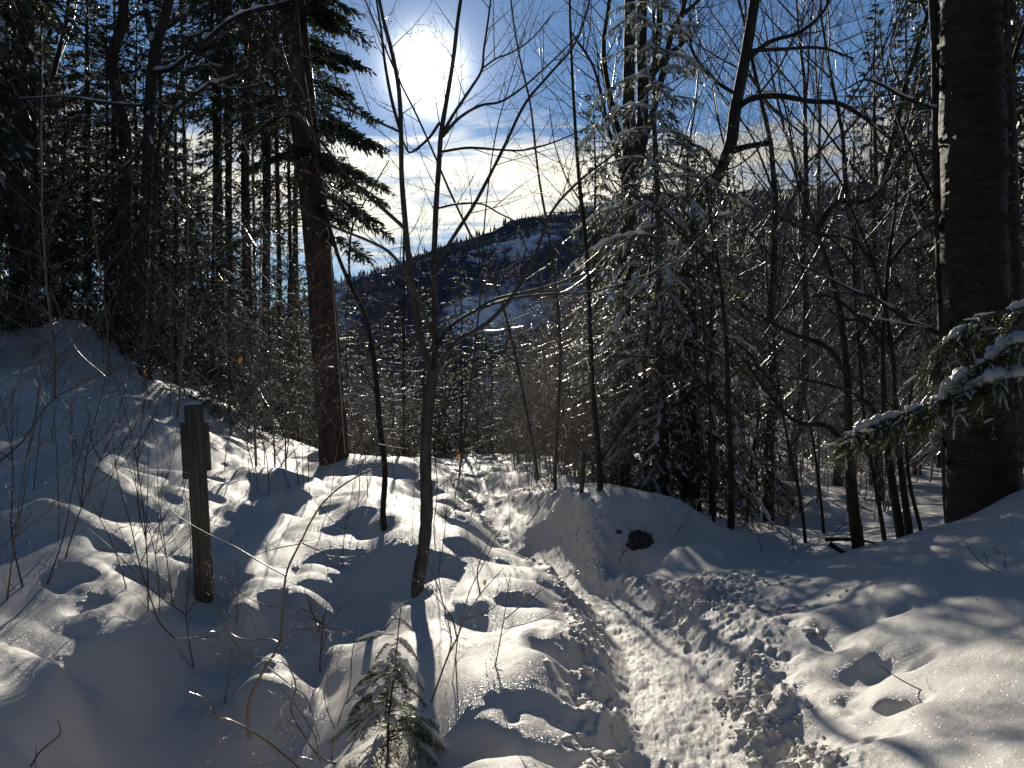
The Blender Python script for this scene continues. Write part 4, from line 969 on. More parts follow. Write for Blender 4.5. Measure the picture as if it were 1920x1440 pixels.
limbs = [(PX([(1786, 1005), (1779, 900), (1776, 800), (1772, 700), (1768, 560), (1762, 400), (1758, 250), (1755, 100), (1748, -60), (1745, -300)], 6.9), 26 * 6.9 / F / 2, 16 * 6.9 / F / 2, 6),
 (PX([(1782, 650), (1750, 620), (1700, 600), (1650, 565), (1600, 545), (1520, 505), (1440, 480)], 6.9, 7.3), .02, .006, 7),
 (PX([(1768, 400), (1730, 330), (1690, 240), (1660, 150), (1650, 60)], 6.9, 7.4), .016, .006, 8),
 (PX([(1762, 205), (1740, 200), (1690, 180), (1650, 158), (1620, 150), (1590, 165)], 6.9, 6.6), .018, .006, 6)]
tree_from_limbs('dark_birch', 'slender dark trunk hugging the left side of the thick mossy trunk', 'tree', W3(1800, 1000, 6.9), limbs, 'bark_dark', 'twig_dark', 31, twl=1.0, twr=.007, snow=.6, snowth=.8, lev=3)
b = Vector(W3(1895, 960, 8.2)); b.z = hz(b.x, b.y) - .1
limbs = [([tuple(b)] + PX([(1900, 700), (1897, 500), (1889, 300), (1880, 100), (1872, -80), (1860, -300)], 8.2), 40 * 8.2 / F / 2, 28 * 8.2 / F / 2, 4),
 (PX([(1884, 180), (1905, 100), (1930, 20), (1950, -60)], 8.2), .03, .015, 6)]
tree_from_limbs('dark_tree', 'dark straight trunk at the right edge behind the thick mossy trunk', 'tree', b, limbs, 'bark_dark', 'twig_dark', 32, twl=1.2, twr=.009, snow=.4, lev=3)

# stems on the bank at right
stems = [((1612, 1045), (1600, 950), (1592, 850), (1588, 700), (1570, 560), (1530, 430), (1480, 300), 7.4, 28, 'stout dark stem in the middle of the stems on the right bank'),
 ((1658, 1010), (1640, 900), (1622, 800), (1610, 650), (1600, 500), (1610, 350), (1620, 200), 7.6, 10, 'thin stem just right of the stout one on the right bank'),
 ((1690, 1010), (1672, 900), (1660, 800), (1655, 650), (1665, 500), (1680, 380), (1690, 250), 7.5, 20, 'left stem of the close pair on the right bank'),
 ((1706, 1005), (1692, 900), (1680, 780), (1672, 650), (1640, 500), (1600, 400), (1560, 300), 7.4, 16, 'right stem of the close pair on the right bank'),
 ((1728, 1000), (1705, 900), (1700, 800), (1715, 700), (1740, 600), (1750, 500), (1760, 380), 7.3, 9, 'thin stem between the close pair and the thick trunk'),
 ((1370, 1010), (1372, 900), (1366, 780), (1362, 650), (1350, 520), (1330, 400), (1320, 280), 9.4, 17, 'dark upright stem at the end of the snow bank, right of the hemlock'),
 ((1338, 985), (1336, 880), (1330, 760), (1322, 640), (1310, 520), (1300, 420), (1280, 300), 9.6, 8, 'thin upright stem left of the dark one at the end of the snow bank'),
 ((1510, 1015), (1500, 930), (1480, 840), (1462, 740), (1450, 620), (1460, 500), (1470, 400), 9.0, 8, 'thin crooked stem before the sunlit snow on the right'),
 ((1545, 1005), (1535, 900), (1520, 800), (1500, 700), (1490, 560), (1500, 420), (1510, 300), 9.6, 7, 'thin stem left of the stout one before the sunlit snow'),
 ((1312, 960), (1308, 860), (1300, 760), (1305, 620), (1300, 500), (1290, 380), (1295, 240), 10.8, 10, 'thin stem just right of the hemlock trunk'),
 ((1210, 925), (1212, 830), (1208, 720), (1215, 600), (1220, 480), (1225, 350), (1230, 200), 11.4, 9, 'thin stem between the maple and the hemlock trunk'),
 ((1400, 990), (1405, 900), (1420, 800), (1430, 700), (1440, 560), (1430, 430), (1410, 300), 11.0, 9, 'thin dark stem left of the sunlit snow on the right')]
for i, s in enumerate(stems):
    pts, d, w, lab = s[:7], s[7], s[8], s[9]
    r = w / F * d / 2; bb = Vector(W3(*pts[0], d)); bb.z = min(hz(bb.x, bb.y), bb.z) - .1
    limbs = [([tuple(bb)] + PX(pts, d), r, r * .10, 18)]
    for j in range(3):
        rr = random.Random(i * 7 + j); m = rr.randrange(2, 6); u, v = pts[m]; sg = rr.choice((-1, 1))
        limbs.append((PX([(u, v), (u + sg * 40, v - 50), (u + sg * 110, v - rr.uniform(60, 130)), (u + sg * 200, v - rr.uniform(60, 200))], d, d + rr.uniform(-.6, .6)), r * .45, r * .15, 7))
    tree_from_limbs('bank_sapling', lab, 'sapling', bb, limbs, 'bark_dark', 'twig_dark' if i % 2 else 'twig', 400 + i, twl=.9, twr=.005, lev=3, beads=.12, bead_r=.004, group='stems on the bank at the right')

# ------------------------------------------------------------------ thicket saplings
def sapling_proto(seed, h, r, n, mat_='twig_sunlit_tan', cat='sapling', name='thicket_sapling', bead=.22, lean=.12, lev=3):
    rg = random.Random(seed); t = thing(name, 'x', cat, (0, 0, 0)); T = Tubes(); bd = []
    d = Vector((rg.uniform(-lean, lean), rg.uniform(-lean, lean), 1)).normalized()
    st = rg.choice((1, 1, 2))
    for q in range(st):
        dd = (d + Vector((rg.uniform(-.2, .2), rg.uniform(-.2, .2), 0))).normalized()
        grow(T, Vector((rg.uniform(-.05, .05) * q, 0, -.2)), dd, h * rg.uniform(.8, 1.05), r, 0, lev, rg, .10, .03, nch=(n, 6, 3), ratio=(.42, .45, .5), ang=(1.0, .6, .6), pts=(12, 6, 4, 3), beads=(bd, bead), t0=.15)
    link('stems', T.mesh('stems', mat_), t, kind='stuff')
    if bd: link('ice_beads', blobs_mesh('ice_beads', bd, [.0058 * rg.uniform(.4, 1.4) for _ in bd], 'ice_bead'), t, kind='stuff')
    return dict(o=t, h=h)
thick = [sapling_proto(500 + i, [2.2, 3.0, 3.8, 2.6, 4.4, 3.4, 2.0, 5.0][i], [.009, .012, .016, .010, .019, .014, .008, .022][i], [16, 20, 24, 18, 26, 22, 14, 28][i]) for i in range(8)]
rg = random.Random(90); spec = []
def zone(n, u0, u1, d0, d1, s0, s1, lab, grp):
    for i in range(n):
        d = d0 + (d1 - d0) * rg.random() ** .8
        spec.append((rg.uniform(u0, u1), d, rg.uniform(s0, s1), lab, grp))
zone(34, 860, 1120, 10.5, 19, .7, 1.15, 'bare twiggy sapling in the glittering thicket right of the trail, left of the hemlock', 'thicket right of the trail')
zone(30, 860, 1140, 9.6, 14, .8, 1.35, '', 'thicket right of the trail')
zone(12, 660, 830, 12, 20, .5, .9, 'bare twiggy sapling in the thicket between the tall trunk and the trail', 'thicket left of the trail')
zone(22, 400, 660, 10, 17, .45, .85, 'bare twiggy sapling in the brush around the foot of the tall trunk', 'brush round the tall trunk')
zone(40, 1160, 1560, 10.5, 20, .7, 1.2, 'bare twiggy sapling in the dark undergrowth behind the snow bank', 'undergrowth behind the snow bank')
zone(26, 1500, 1900, 9.5, 18, .8, 1.3, 'bare twiggy sapling in the shade left of the thick mossy trunk', 'undergrowth before the right wood')
zone(44, 640, 1010, 14, 24, .32, .7, '', 'thicket left of the trail')
zone(22, 1380, 1790, 14, 24, 1.0, 1.5, '', 'undergrowth before the right wood')
zone(24, -100, 400, 10, 18, .6, 1.1, 'bare twiggy sapling on the upper left slope before the dark wood', 'brush on the upper left slope')
place(thick, 'thicket_sapling', rank_labels(spec, 'bare twiggy thicket sapling'), 9)

# ------------------------------------------------------------------ brush in the foreground
rg = random.Random(33)
fg = [(12, 1125, 5.2, 430, 60), (45, 1110, 5.4, 380, -60), (85, 1100, 5.5, 330, 90), (110, 1075, 6.0, 520, -30), (120, 1085, 5.8, 300, 120), (150, 975, 7.2, 420, 60), (160, 980, 7.2, 300, -70), (62, 960, 7.3, 330, 40), (182, 990, 7.1, 360, 110),
      (240, 1135, 5.6, 300, -100), (278, 1140, 5.5, 480, -60), (262, 1000, 7.0, 420, 10), (325, 1100, 5.9, 330, -30), (340, 960, 8.0, 260, 60), (365, 1140, 5.5, 380, -40), (418, 1215, 5.1, 260, 60), (300, 1130, 5.6, 390, -90),
      (470, 925, 9.2, 260, -20), (484, 928, 9.2, 290, -30), (505, 925, 9.0, 300, -50), (545, 925, 9.0, 210, -90), (570, 928, 9.0, 330, -10), (580, 926, 9.0, 300, 30), (560, 930, 9.1, 260, -60), (615, 945, 8.4, 260, 60), (640, 1085, 6.8, 330, 40),
      (645, 880, 12, 200, 30), (672, 960, 8.1, 260, 30), (690, 955, 8.2, 300, -40), (745, 946, 8.3, 300, -20), (775, 948, 8.3, 360, 12), (812, 1030, 7.2, 260, 20), (850, 962, 8.2, 180, 50), (880, 950, 8.6, 220, 90), (820, 1090, 6.4, 170, 8),
      (600, 1180, 5.6, 150, 10), (588, 1150, 5.9, 70, 0), (1000, 935, 10, 200, -20), (1060, 930, 10, 230, 20), (955, 930, 10.5, 190, -30), (1145, 955, 9.0, 120, 20), (1160, 1000, 8.2, 80, 60), (1430, 1010, 8.6, 160, -90), (1560, 1020, 8.0, 120, 70), (1490, 1015, 8.3, 130, -50),
      (200, 860, 9.5, 300, 20), (95, 860, 9.2, 300, 80), (290, 850, 10.3, 300, -60), (30, 840, 9.6, 380, 60), (420, 900, 9.6, 230, 60), (385, 920, 9.0, 200, -80), (1260, 1010, 8.3, 90, 60)]
def where(u):
    return 'at the far left edge' if u < 90 else 'left of the signpost' if u < 350 else 'beside the signpost' if u < 440 else 'between the signpost and the tall trunk' if u < 600 else 'between the tall trunk and the forked sapling' if u < 790 else 'just right of the forked sapling' if u < 900 else 'on the crest of the snow bank' if u < 1300 else 'on the bank at the right'
ORL = 'leftmost second third fourth fifth sixth seventh eighth ninth tenth eleventh twelfth thirteenth fourteenth fifteenth sixteenth seventeenth eighteenth'.split()
zl = {}
for q in sorted(fg): zl.setdefault(where(q[0]), []).append(q)
for i, (u, v, d, hp, ln) in enumerate(fg):
    bx, by, _ = W3(u, v, d); bz = hz(bx, by) - .04
    H = hp / F * d; e = ln / F * d
    cp = [(bx, by, bz - .1), (bx, by, bz), (bx + e * .2 + rg.uniform(-.04, .04), by + rg.uniform(-.05, .05), bz + H * .3), (bx + e * .6 + rg.uniform(-.05, .05), by + rg.uniform(-.1, .1), bz + H * .65), (bx + e, by + rg.uniform(-.15, .15), bz + H)]
    r = rg.uniform(.0042, .0078)
    limbs = [(cp, r, r * .3, max(5, int(H * 7)))]
    for j in range(rg.randrange(1, 4)):
        m = rg.randrange(2, 4); p0 = Vector(cp[m]); az = rg.uniform(0, 6.28); l = H * rg.uniform(.3, .55)
        limbs.append(([p0, p0 + Vector((math.cos(az) * l * .4, math.sin(az) * l * .3, l * .35)), p0 + Vector((math.cos(az) * l * .7, math.sin(az) * l * .5, l * 1.0))], r * .7, r * .25, 4))
    size = 'tall' if hp > 320 else 'low' if hp < 180 else 'mid high'
    tree_from_limbs('twiggy_shrub', f'{ORL[zl[where(u)].index((u, v, d, hp, ln))]} thin twiggy stem from the left, {where(u)}'.replace('leftmost', 'first'), 'shrub', (bx, by, bz), limbs, 'twig_dark' if i % 3 else 'twig', 'twig_dark' if i % 3 else 'twig', 600 + i,
                    twl=.28, twr=.0022, beads=.14 if d < 8 else .2, bead_r=.0026, lev=2, group=f'thin stems {where(u)}', main='stem', ttw=(3, 2))

def hand(name, label, cat, d, polys, seed, r=.005, tw=4, mat_='twig', beads=.3, base=None, twl=.16):
    limbs = []
    for j, p in enumerate(polys):
        pts, sc = p[0], p[1]; dd = p[2] if len(p) > 2 else (d, d)
        limbs.append((PX(pts, *dd), r * sc, r * sc * .4, tw))
    b = limbs[0][0][0]
    return tree_from_limbs(name, label, cat, b, limbs, mat_, mat_, seed, twl=twl, twr=.0016, beads=beads, bead_r=.0022, lev=2, main='stem', ttw=(3, 2), snow=.08, snowth=.6)
hand('bare_bush', 'large crooked bare bush with a thick curving stem at the lower left', 'bush', 4.3, [
 ([(467, 1385), (465, 1340), (472, 1300), (500, 1248), (524, 1206), (531, 1140), (537, 1075), (562, 1020), (600, 950), (650, 905), (720, 870)], 1.7),
 ([(524, 1206), (505, 1198), (470, 1200), (440, 1192), (420, 1170), (400, 1120)], .8, (4.3, 4.5)), ([(524, 1206), (548, 1184), (590, 1178), (650, 1182)], .8, (4.3, 4.1)),
 ([(531, 1134), (500, 1135), (450, 1110), (410, 1060), (380, 1010)], .8, (4.3, 4.6)), ([(537, 1080), (490, 1055), (440, 1025), (388, 1000), (330, 965), (300, 930)], .9, (4.3, 4.7)),
 ([(566, 1018), (610, 1040), (625, 1067)], .7), ([(562, 1020), (520, 1028), (480, 1040), (430, 1055)], .6, (4.3, 4.5)), ([(500, 1248), (450, 1215), (425, 1180), (400, 1110), (390, 1050)], .7, (4.3, 4.0)),
 ([(600, 950), (640, 990), (690, 985)], .5), ([(500, 1250), (540, 1280), (575, 1310), (600, 1390)], .8, (4.3, 4.0))], 701, r=.0052)
hand('bare_bush', 'low tangled bush with pale arching twigs at the bottom, left of the little fir', 'bush', 3.75, [
 ([(560, 1440), (530, 1415), (500, 1390), (465, 1368), (430, 1350), (408, 1345), (395, 1325), (380, 1308), (355, 1298)], 1.5),
 ([(640, 1436), (600, 1420), (570, 1380), (545, 1330), (555, 1290), (540, 1250), (505, 1235), (455, 1230)], 1.1, (3.75, 3.9)), ([(600, 1430), (590, 1380), (560, 1330), (525, 1290)], .9),
 ([(585, 1425), (560, 1420), (520, 1430), (470, 1438)], .7), ([(620, 1432), (630, 1370), (655, 1290), (660, 1230), (672, 1170), (680, 1140)], .8, (3.8, 3.9)), ([(630, 1370), (610, 1320), (605, 1270)], .5),
 ([(408, 1345), (410, 1400), (405, 1440)], .6), ([(500, 1390), (520, 1360), (522, 1325)], .5)], 702, r=.0048)
hand('bare_bush', 'long slender stem leaning from the post down to the lower left snow', 'bush', 4.6, [
 ([(330, 1200), (300, 1168), (285, 1130), (262, 1060), (245, 985), (222, 900), (210, 820)], 1.2, (4.9, 5.3)), ([(330, 1200), (360, 1196), (400, 1192), (430, 1175)], .8, (4.9, 4.8)), ([(275, 1100), (240, 1060), (200, 1020), (165, 990)], .8, (5.0, 5.2)),
 ([(262, 1060), (290, 1000), (330, 930), (350, 880)], .7, (5.1, 5.3))], 703, r=.005)
hand('bare_bush', 'forked bare stems crossing just right of the little fir', 'bush', 4.1, [
 ([(775, 1395), (800, 1340), (838, 1235), (857, 1196), (872, 1160), (900, 1115), (935, 1075)], 1.3), ([(857, 1196), (845, 1155), (815, 1115), (790, 1085)], .9, (4.1, 4.3)), ([(838, 1238), (846, 1200), (836, 1150), (818, 1090), (795, 1040), (775, 1010)], .8, (4.1, 4.4)),
 ([(800, 1343), (850, 1310), (900, 1270), (940, 1240)], .8, (4.0, 4.2)), ([(872, 1160), (910, 1150), (945, 1125), (1000, 1100)], .7, (4.1, 4.2)), ([(900, 1115), (895, 1070), (910, 1030), (925, 1000), (955, 990)], .8, (4.2, 4.3))], 704, r=.0046)
hand('bare_bush', 'pair of thin upright stems planted in the sunlit mound right of the little fir', 'bush', 4.15, [
 ([(843, 1352), (846, 1300), (853, 1240), (858, 1190)], .8), ([(868, 1352), (858, 1290), (855, 1230), (862, 1180), (880, 1110), (905, 1060), (930, 1010), (958, 965)], 1.0), ([(905, 1060), (880, 1030), (870, 1000)], .6)], 705, r=.0042, tw=3)
hand('bare_bush', 'single straight stem with a long branch pointing right over the hollow', 'bush', 4.2, [
 ([(909, 1358), (920, 1300), (934, 1220), (945, 1160), (952, 1110), (957, 1075)], 1.0), ([(945, 1162), (985, 1130), (1030, 1097), (1080, 1072), (1122, 1055)], .8, (4.2, 4.4)), ([(945, 1180), (1000, 1165), (1040, 1146), (1052, 1125)], .7, (4.2, 4.3))], 706, r=.0042, tw=4)
hand('fallen_twig', 'bare twig lying over the sunlit snow at the lower right', 'twig', 3.6, [
 ([(1900, 1385), (1870, 1360), (1836, 1334), (1790, 1318), (1740, 1300), (1690, 1275), (1655, 1252), (1632, 1233)], 1.1, (3.22, 3.9)), ([(1836, 1334), (1850, 1312), (1862, 1300), (1898, 1284)], .8, (3.45, 3.5)), ([(1836, 1334), (1822, 1325), (1805, 1318)], .6, (3.45, 3.5))], 707, r=.0042, tw=2, twl=.07, beads=.1, mat_='twig_dark')
hand('bare_bush', 'curved dark twig hanging above the shaded snow at the right edge', 'bush', 4.7, [
 ([(1935, 1082), (1905, 1082), (1870, 1072), (1840, 1055), (1822, 1035), (1812, 1018)], 1.0), ([(1880, 1075), (1885, 1050), (1882, 1030)], .6), ([(1850, 1062), (1852, 1040)], .6)], 708, r=.0045, tw=2, twl=.1, beads=.1, mat_='twig_dark')
hand('fallen_branch', 'thin dead branch lying along the foot of the thick mossy trunk', 'branch', 5.8, [
 ([(1935, 1022), (1900, 1010), (1860, 1000), (1800, 995), (1740, 1010), (1680, 1022), (1620, 1020)], 1.2, (4.9, 6.6)), ([(1860, 1000), (1890, 990), (1910, 1000)], .8, (5.2, 5.1))], 709, r=.006, tw=2, twl=.15, beads=0, mat_='twig_dark')
hand('fallen_twig', 'tiny forked twig on the sunlit mound at the bottom centre', 'twig', 3.85, [
 ([(1020, 1398), (1022, 1370), (1010, 1360), (992, 1356)], .9), ([(1022, 1370), (1038, 1362), (1049, 1348)], .7)], 710, r=.0032, tw=2, twl=.05, beads=.3)
hand('bare_bush', 'short bent twig at the bottom left corner', 'bush', 3.45, [
 ([(50, 1450), (75, 1410), (112, 1376), (108, 1350)], 1.0), ([(66, 1450), (67, 1395)], .5)], 711, r=.004, tw=1, twl=.05, beads=0, mat_='twig_dark')
hand('bare_bush', 'thick pale bush stem slanting across the far left middle', 'bush', 5.4, [
 ([(-20, 880), (40, 830), (90, 760), (150, 720), (240, 680)], 1.5, (5.4, 6.0)), ([(60, 960), (30, 1000), (-10, 1040)], .8), ([(0, 800), (40, 700), (60, 600)], .8)], 712, r=.006, tw=7, twl=.3)
hand('snow_topped_twig', 'two dark broken branch ends sticking out under the stems on the right bank', 'branch', 7.2, [
 ([(1548, 1012), (1600, 1012), (1650, 1020)], 2.4), ([(1556, 1020), (1585, 1038), (1615, 1048), (1640, 1052)], 2.8), ([(1612, 1050), (1615, 1080), (1622, 1092)], .8)], 713, r=.008, tw=2, twl=.3, mat_='bark_dark')

# dry beech leaves still hanging
def leaf(u, v, d, s, lab, rz):
    s = s * .72; n = 7; V, Fc = [], []
    for k in range(n):
        f = k / (n - 1); w = s * .26 * math.sin(math.pi * min(f * .95 + .03, 1)) ** .8
        c = .34 * s * math.sin(f * 2.9 + rz)
        V += [(-w, c + w * .5, -s * f), (0, c, -s * f), (w, c + w * .4, -s * f)]
    for k in range(n - 1):
        o = 3 * k; Fc += [(o, o + 1, o + 4, o + 3), (o + 1, o + 2, o + 5, o + 4)]
    p = W3(u, v, d); o = link('dry_leaf', mesh_np('dry_leaf', np.array(V), [np.array(Fc)], 'dry_leaf'), loc=p)
    o.rotation_euler = (.2, .25, rz); o['label'] = lab; o['category'] = 'leaf'
leaf(453, 668, 6.5, .085, 'golden dry leaf hanging above the signpost, lit by the sun', .4)
leaf(277, 694, 6.0, .075, 'curled brown dry leaf hanging left of the signpost top', 1.2)
leaf(556, 645, 6.3, .05, 'small brown leaf near the tall trunk, above the brush', .9)
leaf(598, 722, 6.6, .06, 'narrow brown leaf hanging before the tall trunk', 2.1)
leaf(404, 558, 7.0, .055, 'small tan leaf high in the dark brush above the signpost', 1.6)
leaf(114, 1048, 5.4, .05, 'small orange leaf low over the sunlit snow at the left', 1.4)
leaf(862, 852, 9.0, .10, 'reddish dry leaf at the head of the trail, right of the forked sapling', .3)
leaf(548, 1355, 3.8, .07, 'dark curled leaf in the tangled bush at the bottom', 2.0)
leaf(912, 1088, 4.2, .045, 'tan seed leaf on the stems above the hollow in the centre', .3)
leaf(985, 1112, 4.3, .035, 'small orange leaf on the long branch pointing right', .3)

# ------------------------------------------------------------------ signpost
def box(V, Fc, c, s, taper=0, jit=None):
    o = len(V); x, y, z = s
    for dz in (-1, 1):
        for dx, dy in ((-1, -1), (1, -1), (1, 1), (-1, 1)): V.append((c[0] + dx * x / 2, c[1] + dy * y / 2, c[2] + dz * z / 2))
    Fc += [(o, o + 3, o + 2, o + 1), (o + 4, o + 5, o + 6, o + 7), (o, o + 1, o + 5, o + 4), (o + 1, o + 2, o + 6, o + 5), (o + 2, o + 3, o + 7, o + 6), (o + 3, o, o + 4, o + 7)]
def bevel_obj(name, V, Fc, material, parent, w=.004):
    me = mesh_np(name, np.array(V), [np.array(Fc)], material, False)
    import bmesh
    bm = bmesh.new(); bm.from_mesh(me); bmesh.ops.bevel(bm, geom=bm.edges[:], offset=w, segments=2, affect='EDGES'); bm.to_mesh(me); bm.free()
    return link(name, me, parent)
d = 6.2; s = d / F
b = Vector(W3(384, 1100, d)); b.z = hz(b.x, b.y)
t = thing('signpost', 'weathered wooden signpost seen from behind, planted in the snow on the left', 'signpost', b)
t.rotation_euler = (0, R(-3.2), R(8))
H = 362 * s
V, Fc = [], []; box(V, Fc, (0, 0, H / 2 - .1), (30 * s, .09, H + .2)); bevel_obj('post', V, Fc, 'weathered_wood', t, .006)
zt = H
V, Fc = [], []; box(V, Fc, (-17 * s, .062, zt - 85 * s), (26 * s, .026, 108 * s)); bevel_obj('sign_board', V, Fc, 'weathered_wood', t)
V, Fc = [], []; box(V, Fc, (9 * s, .066, zt - 80 * s), (25.5 * s, .026, 92 * s)); bevel_obj('sign_board', V, Fc, 'weathered_wood', t)
for (x, y, z, w, dp) in ((0, 0, H + .012, 15 * s, .046), (-23 * s, .062, zt - 30 * s, 6 * s, .018), (18.5 * s, .066, zt - 33 * s, 4 * s, .018)):
    n1, n2 = 14, 7; Vv = []; 
    for i in range(n2):
        ph = math.pi / 2 * i / (n2 - 1)
        for j in range(n1):
            a = 2 * math.pi * j / n1; Vv.append((x + w * math.cos(ph) * math.cos(a), y + dp * math.cos(ph) * math.sin(a), z - .008 + .028 * math.sin(ph) * (1 + .1 * math.sin(3 * a))))
    idx = np.arange(n1 * n2).reshape(n2, n1); Fq = np.stack([idx[:-1], np.roll(idx[:-1], -1, 1), np.roll(idx[1:], -1, 1), idx[1:]], -1).reshape(-1, 4)
    link('snow_cap', mesh_np('snow_cap', np.array(Vv), [Fq], 'branch_snow'), t)

# ------------------------------------------------------------------ bare rock in the bank
def rock(u, v, d, s, lab, seed):
    import bmesh
    bm = bmesh.new(); bmesh.ops.create_icosphere(bm, subdivisions=4, radius=1)
    from mathutils import noise
    for q in bm.verts:
        n = noise.noise(q.co * 1.3 + Vector((seed, 0, 0))) * .35 + noise.noise(q.co * 3.5 + Vector((seed, 5, 0))) * .12
        q.co = q.co * (1 + n); q.co.x *= s[0]; q.co.y *= s[1]; q.co.z *= s[2]
    me = bpy.data.meshes.new('boulder'); bm.to_mesh(me); bm.free(); me.materials.append(MAT['rock'])
    for p in me.polygons: p.use_smooth = True
    o = link('boulder', me, loc=W3(u, v, d)); o['label'] = lab; o['category'] = 'rock'; return o
rock(1198, 1026, 8.36, (.15, .12, .19), 'dark bare rock face showing in the shaded snow bank', 2.0)
rock(1160, 997, 8.28, (.03, .05, .02), 'small dark stone showing in the snow bank left of the bare rock', 4.0)

# ------------------------------------------------------------------ the little fir in front
def little_fir(u, v, d, label, seed):
    rg = random.Random(seed); b = Vector(W3(u, v, d)); b.z = hz(b.x, b.y) + .03
    t = thing('small_fir', label, 'fir', b)
    s = d / F
    top = Vector((24 * s, 0, (v - 1160) * s))
    T = Tubes(); n = 10
    ax = smooth_path([Vector((0, 0, -.1)), Vector((0, 0, .1)), top * .5 + Vector((-.004, 0, 0)), top], n)
    T.add(ax, [.0075 * (1 - .72 * k / (n - 1)) for k in range(n)], 7); link('trunk', T.mesh('trunk', 'twig_dark'), t)
    Hh = top.z; br = []
    def P2(uu, vv, y=0.): return Vector(((uu - u) * s, y, (v - vv) * s))
    # boughs read from the photograph: start, tip, droop
    L_ = [((742, 1183), (723, 1203), .5), ((742, 1183), (772, 1210), .6), ((738, 1213), (669, 1229), .25), ((740, 1222), (760, 1233), .2), ((737, 1234), (703, 1264), .9), ((737, 1232), (782, 1268), .9), ((735, 1255), (785, 1300), .5),
          ((732, 1283), (697, 1310), .9), ((732, 1283), (750, 1292), .5), ((733, 1262), (795, 1320), .8)]
    for a, c, dr in L_:
        p0, p1 = P2(*a), P2(*c); l = (p1 - p0).length; yy = rg.uniform(-.05, .05)
        br.append(([p0, p0.lerp(p1, .33) + Vector((0, yy * .3, l * .24 * dr)), p0.lerp(p1, .7) + Vector((0, yy * .7, l * .20 * dr)), p1 + Vector((0, yy, 0))], l))
    for i in range(54):   # the full lower skirt
        f = rg.uniform(.02, .66); p0 = Vector((ax[3].x * f, 0, Hh * f)); az = i * 2.4
        l = (.33 - .33 * f) * rg.uniform(.6, 1.0)
        o_ = Vector((math.cos(az), math.sin(az), 0))
        br.append(([p0, p0 + o_ * l * .38 + Vector((0, 0, l * .10)), p0 + o_ * l * .75 + Vector((0, 0, -l * .06)), p0 + o_ * l + Vector((0, 0, -l * .34))], l))
    Ts = Tubes(); P, D, L, Wd = [], [], [], []
    for cp, l in br:
        Tb = Tubes(); pth = smooth_path(cp, 8); Tb.add(pth, [.0028 * (1 - .6 * k / 7) for k in range(8)], 4)
        tw = [(pth, l)]
        out = (pth[-1] - pth[0]); out.z = 0; out = out.normalized() if out.length > .01 else Vector((1, 0, 0)); side = Vector((-out.y, out.x, 0))
        m = max(2, int(l / .032))
        for j in range(m):
            f = .25 + .72 * (j + .5) / m; kf = f * 7; k = min(int(kf), 6); q = pth[k].lerp(pth[k + 1], kf - k); tg = (pth[k + 1] - pth[k]).normalized()
            for sg in (-1, 1):
                sl = l * .40 * (1.1 - f) * rg.uniform(.7, 1.1) + .012
                dd = (tg * .8 + side * sg * .8 + Vector((0, 0, -.25))).normalized(); e = [q, q + dd * sl * .5, q + dd * sl + Vector((0, 0, -sl * .15))]
                Tb.add(e, [.0014, .001, .0007], 3); tw.append((e, sl))
        for e, sl in tw:
            nn = int(sl / .0022)
            for m_ in range(nn):
                f = rg.uniform(.08 if sl < l else .3, 1); kf = f * (len(e) - 1); k = min(int(kf), len(e) - 2); q = e[k].lerp(e[k + 1], kf - k); tg = (e[k + 1] - e[k]).normalized()
                sd = tg.cross(Vector((0, 0, 1))); sd = sd.normalized() if sd.length > .05 else Vector((1, 0, 0))
                vv = tg * .7 + sd * rg.choice((-1, 1)) * rg.uniform(.6, 1.0) + Vector((0, 0, rg.uniform(-.2, .35)))
                P.append(q[:]); D.append(vv[:]); L.append(.017 * rg.uniform(.7, 1.15)); Wd.append(.0011)
        link('bough', Tb.mesh('bough', 'twig_dark'), t)
        if rg.random() < .66:
            rr = .009 if l > .12 else .006
            cps = [p + Vector((0, 0, rr * .7)) for p in pth[2:]]; n_ = len(cps)
            Ts.add([cps[0] - (cps[1] - cps[0]) * .3] + cps, [.001] + [rr * rg.uniform(.3, 1.8) * (1.25 - .8 * k / n_) for k in range(n_)], 8)
            for e, sl in tw[1:]:
                if rg.random() < .16: Ts.add([e[0], e[1] + Vector((0, 0, .004)), e[2]], [.002, .006 * rg.uniform(.6, 1.2), .0015], 6)
    link('foliage', blades_mesh('foliage', P, D, L, Wd, 'needles_fir', np.random.default_rng(seed)), t, kind='stuff')
    # lumps caught between boughs, and the frosted tuft at the top
    for a, w, h_ in (((748, 1290), .030, .045), ((712, 1345), .034, .05), ((668, 1345), .024, .035), ((778, 1300), .03, .04), ((762, 1260), .018, .024), ((735, 1370), .026, .03)):
        p = P2(*a, rg.uniform(-.06, .06)); Ts.add([p + Vector((-w * 1.1, 0, -h_ * .5)), p + Vector((-w * .5, 0, .006)), p + Vector((w * .1, 0, .010)), p + Vector((w * .7, 0, -h_ * .4)), p + Vector((w * 1.1, .0, -h_ * 1.2))], [.003, w * .55, w * .75, w * .5, .003], 9)
    link('snow_load', Ts.mesh('snow_load', 'branch_snow'), t, kind='stuff')
    C = []; Rr = []
    for i in range(260):
        f = rg.random(); c = P2(742 + 18 * f * rg.uniform(-.3, 1), 1183 - 34 * f + rg.uniform(0, 8), rg.uniform(-.02, .02)); C.append((c.x + rg.uniform(-.018, .022), c.y, c.z)); Rr.append(rg.uniform(.0012, .0035))
    link('frosted_tip', blobs_mesh('frosted_tip', C, Rr, 'branch_snow'), t, kind='stuff')
little_fir(728, 1420, 3.75, 'little green fir half buried in snow at the bottom centre', 5)

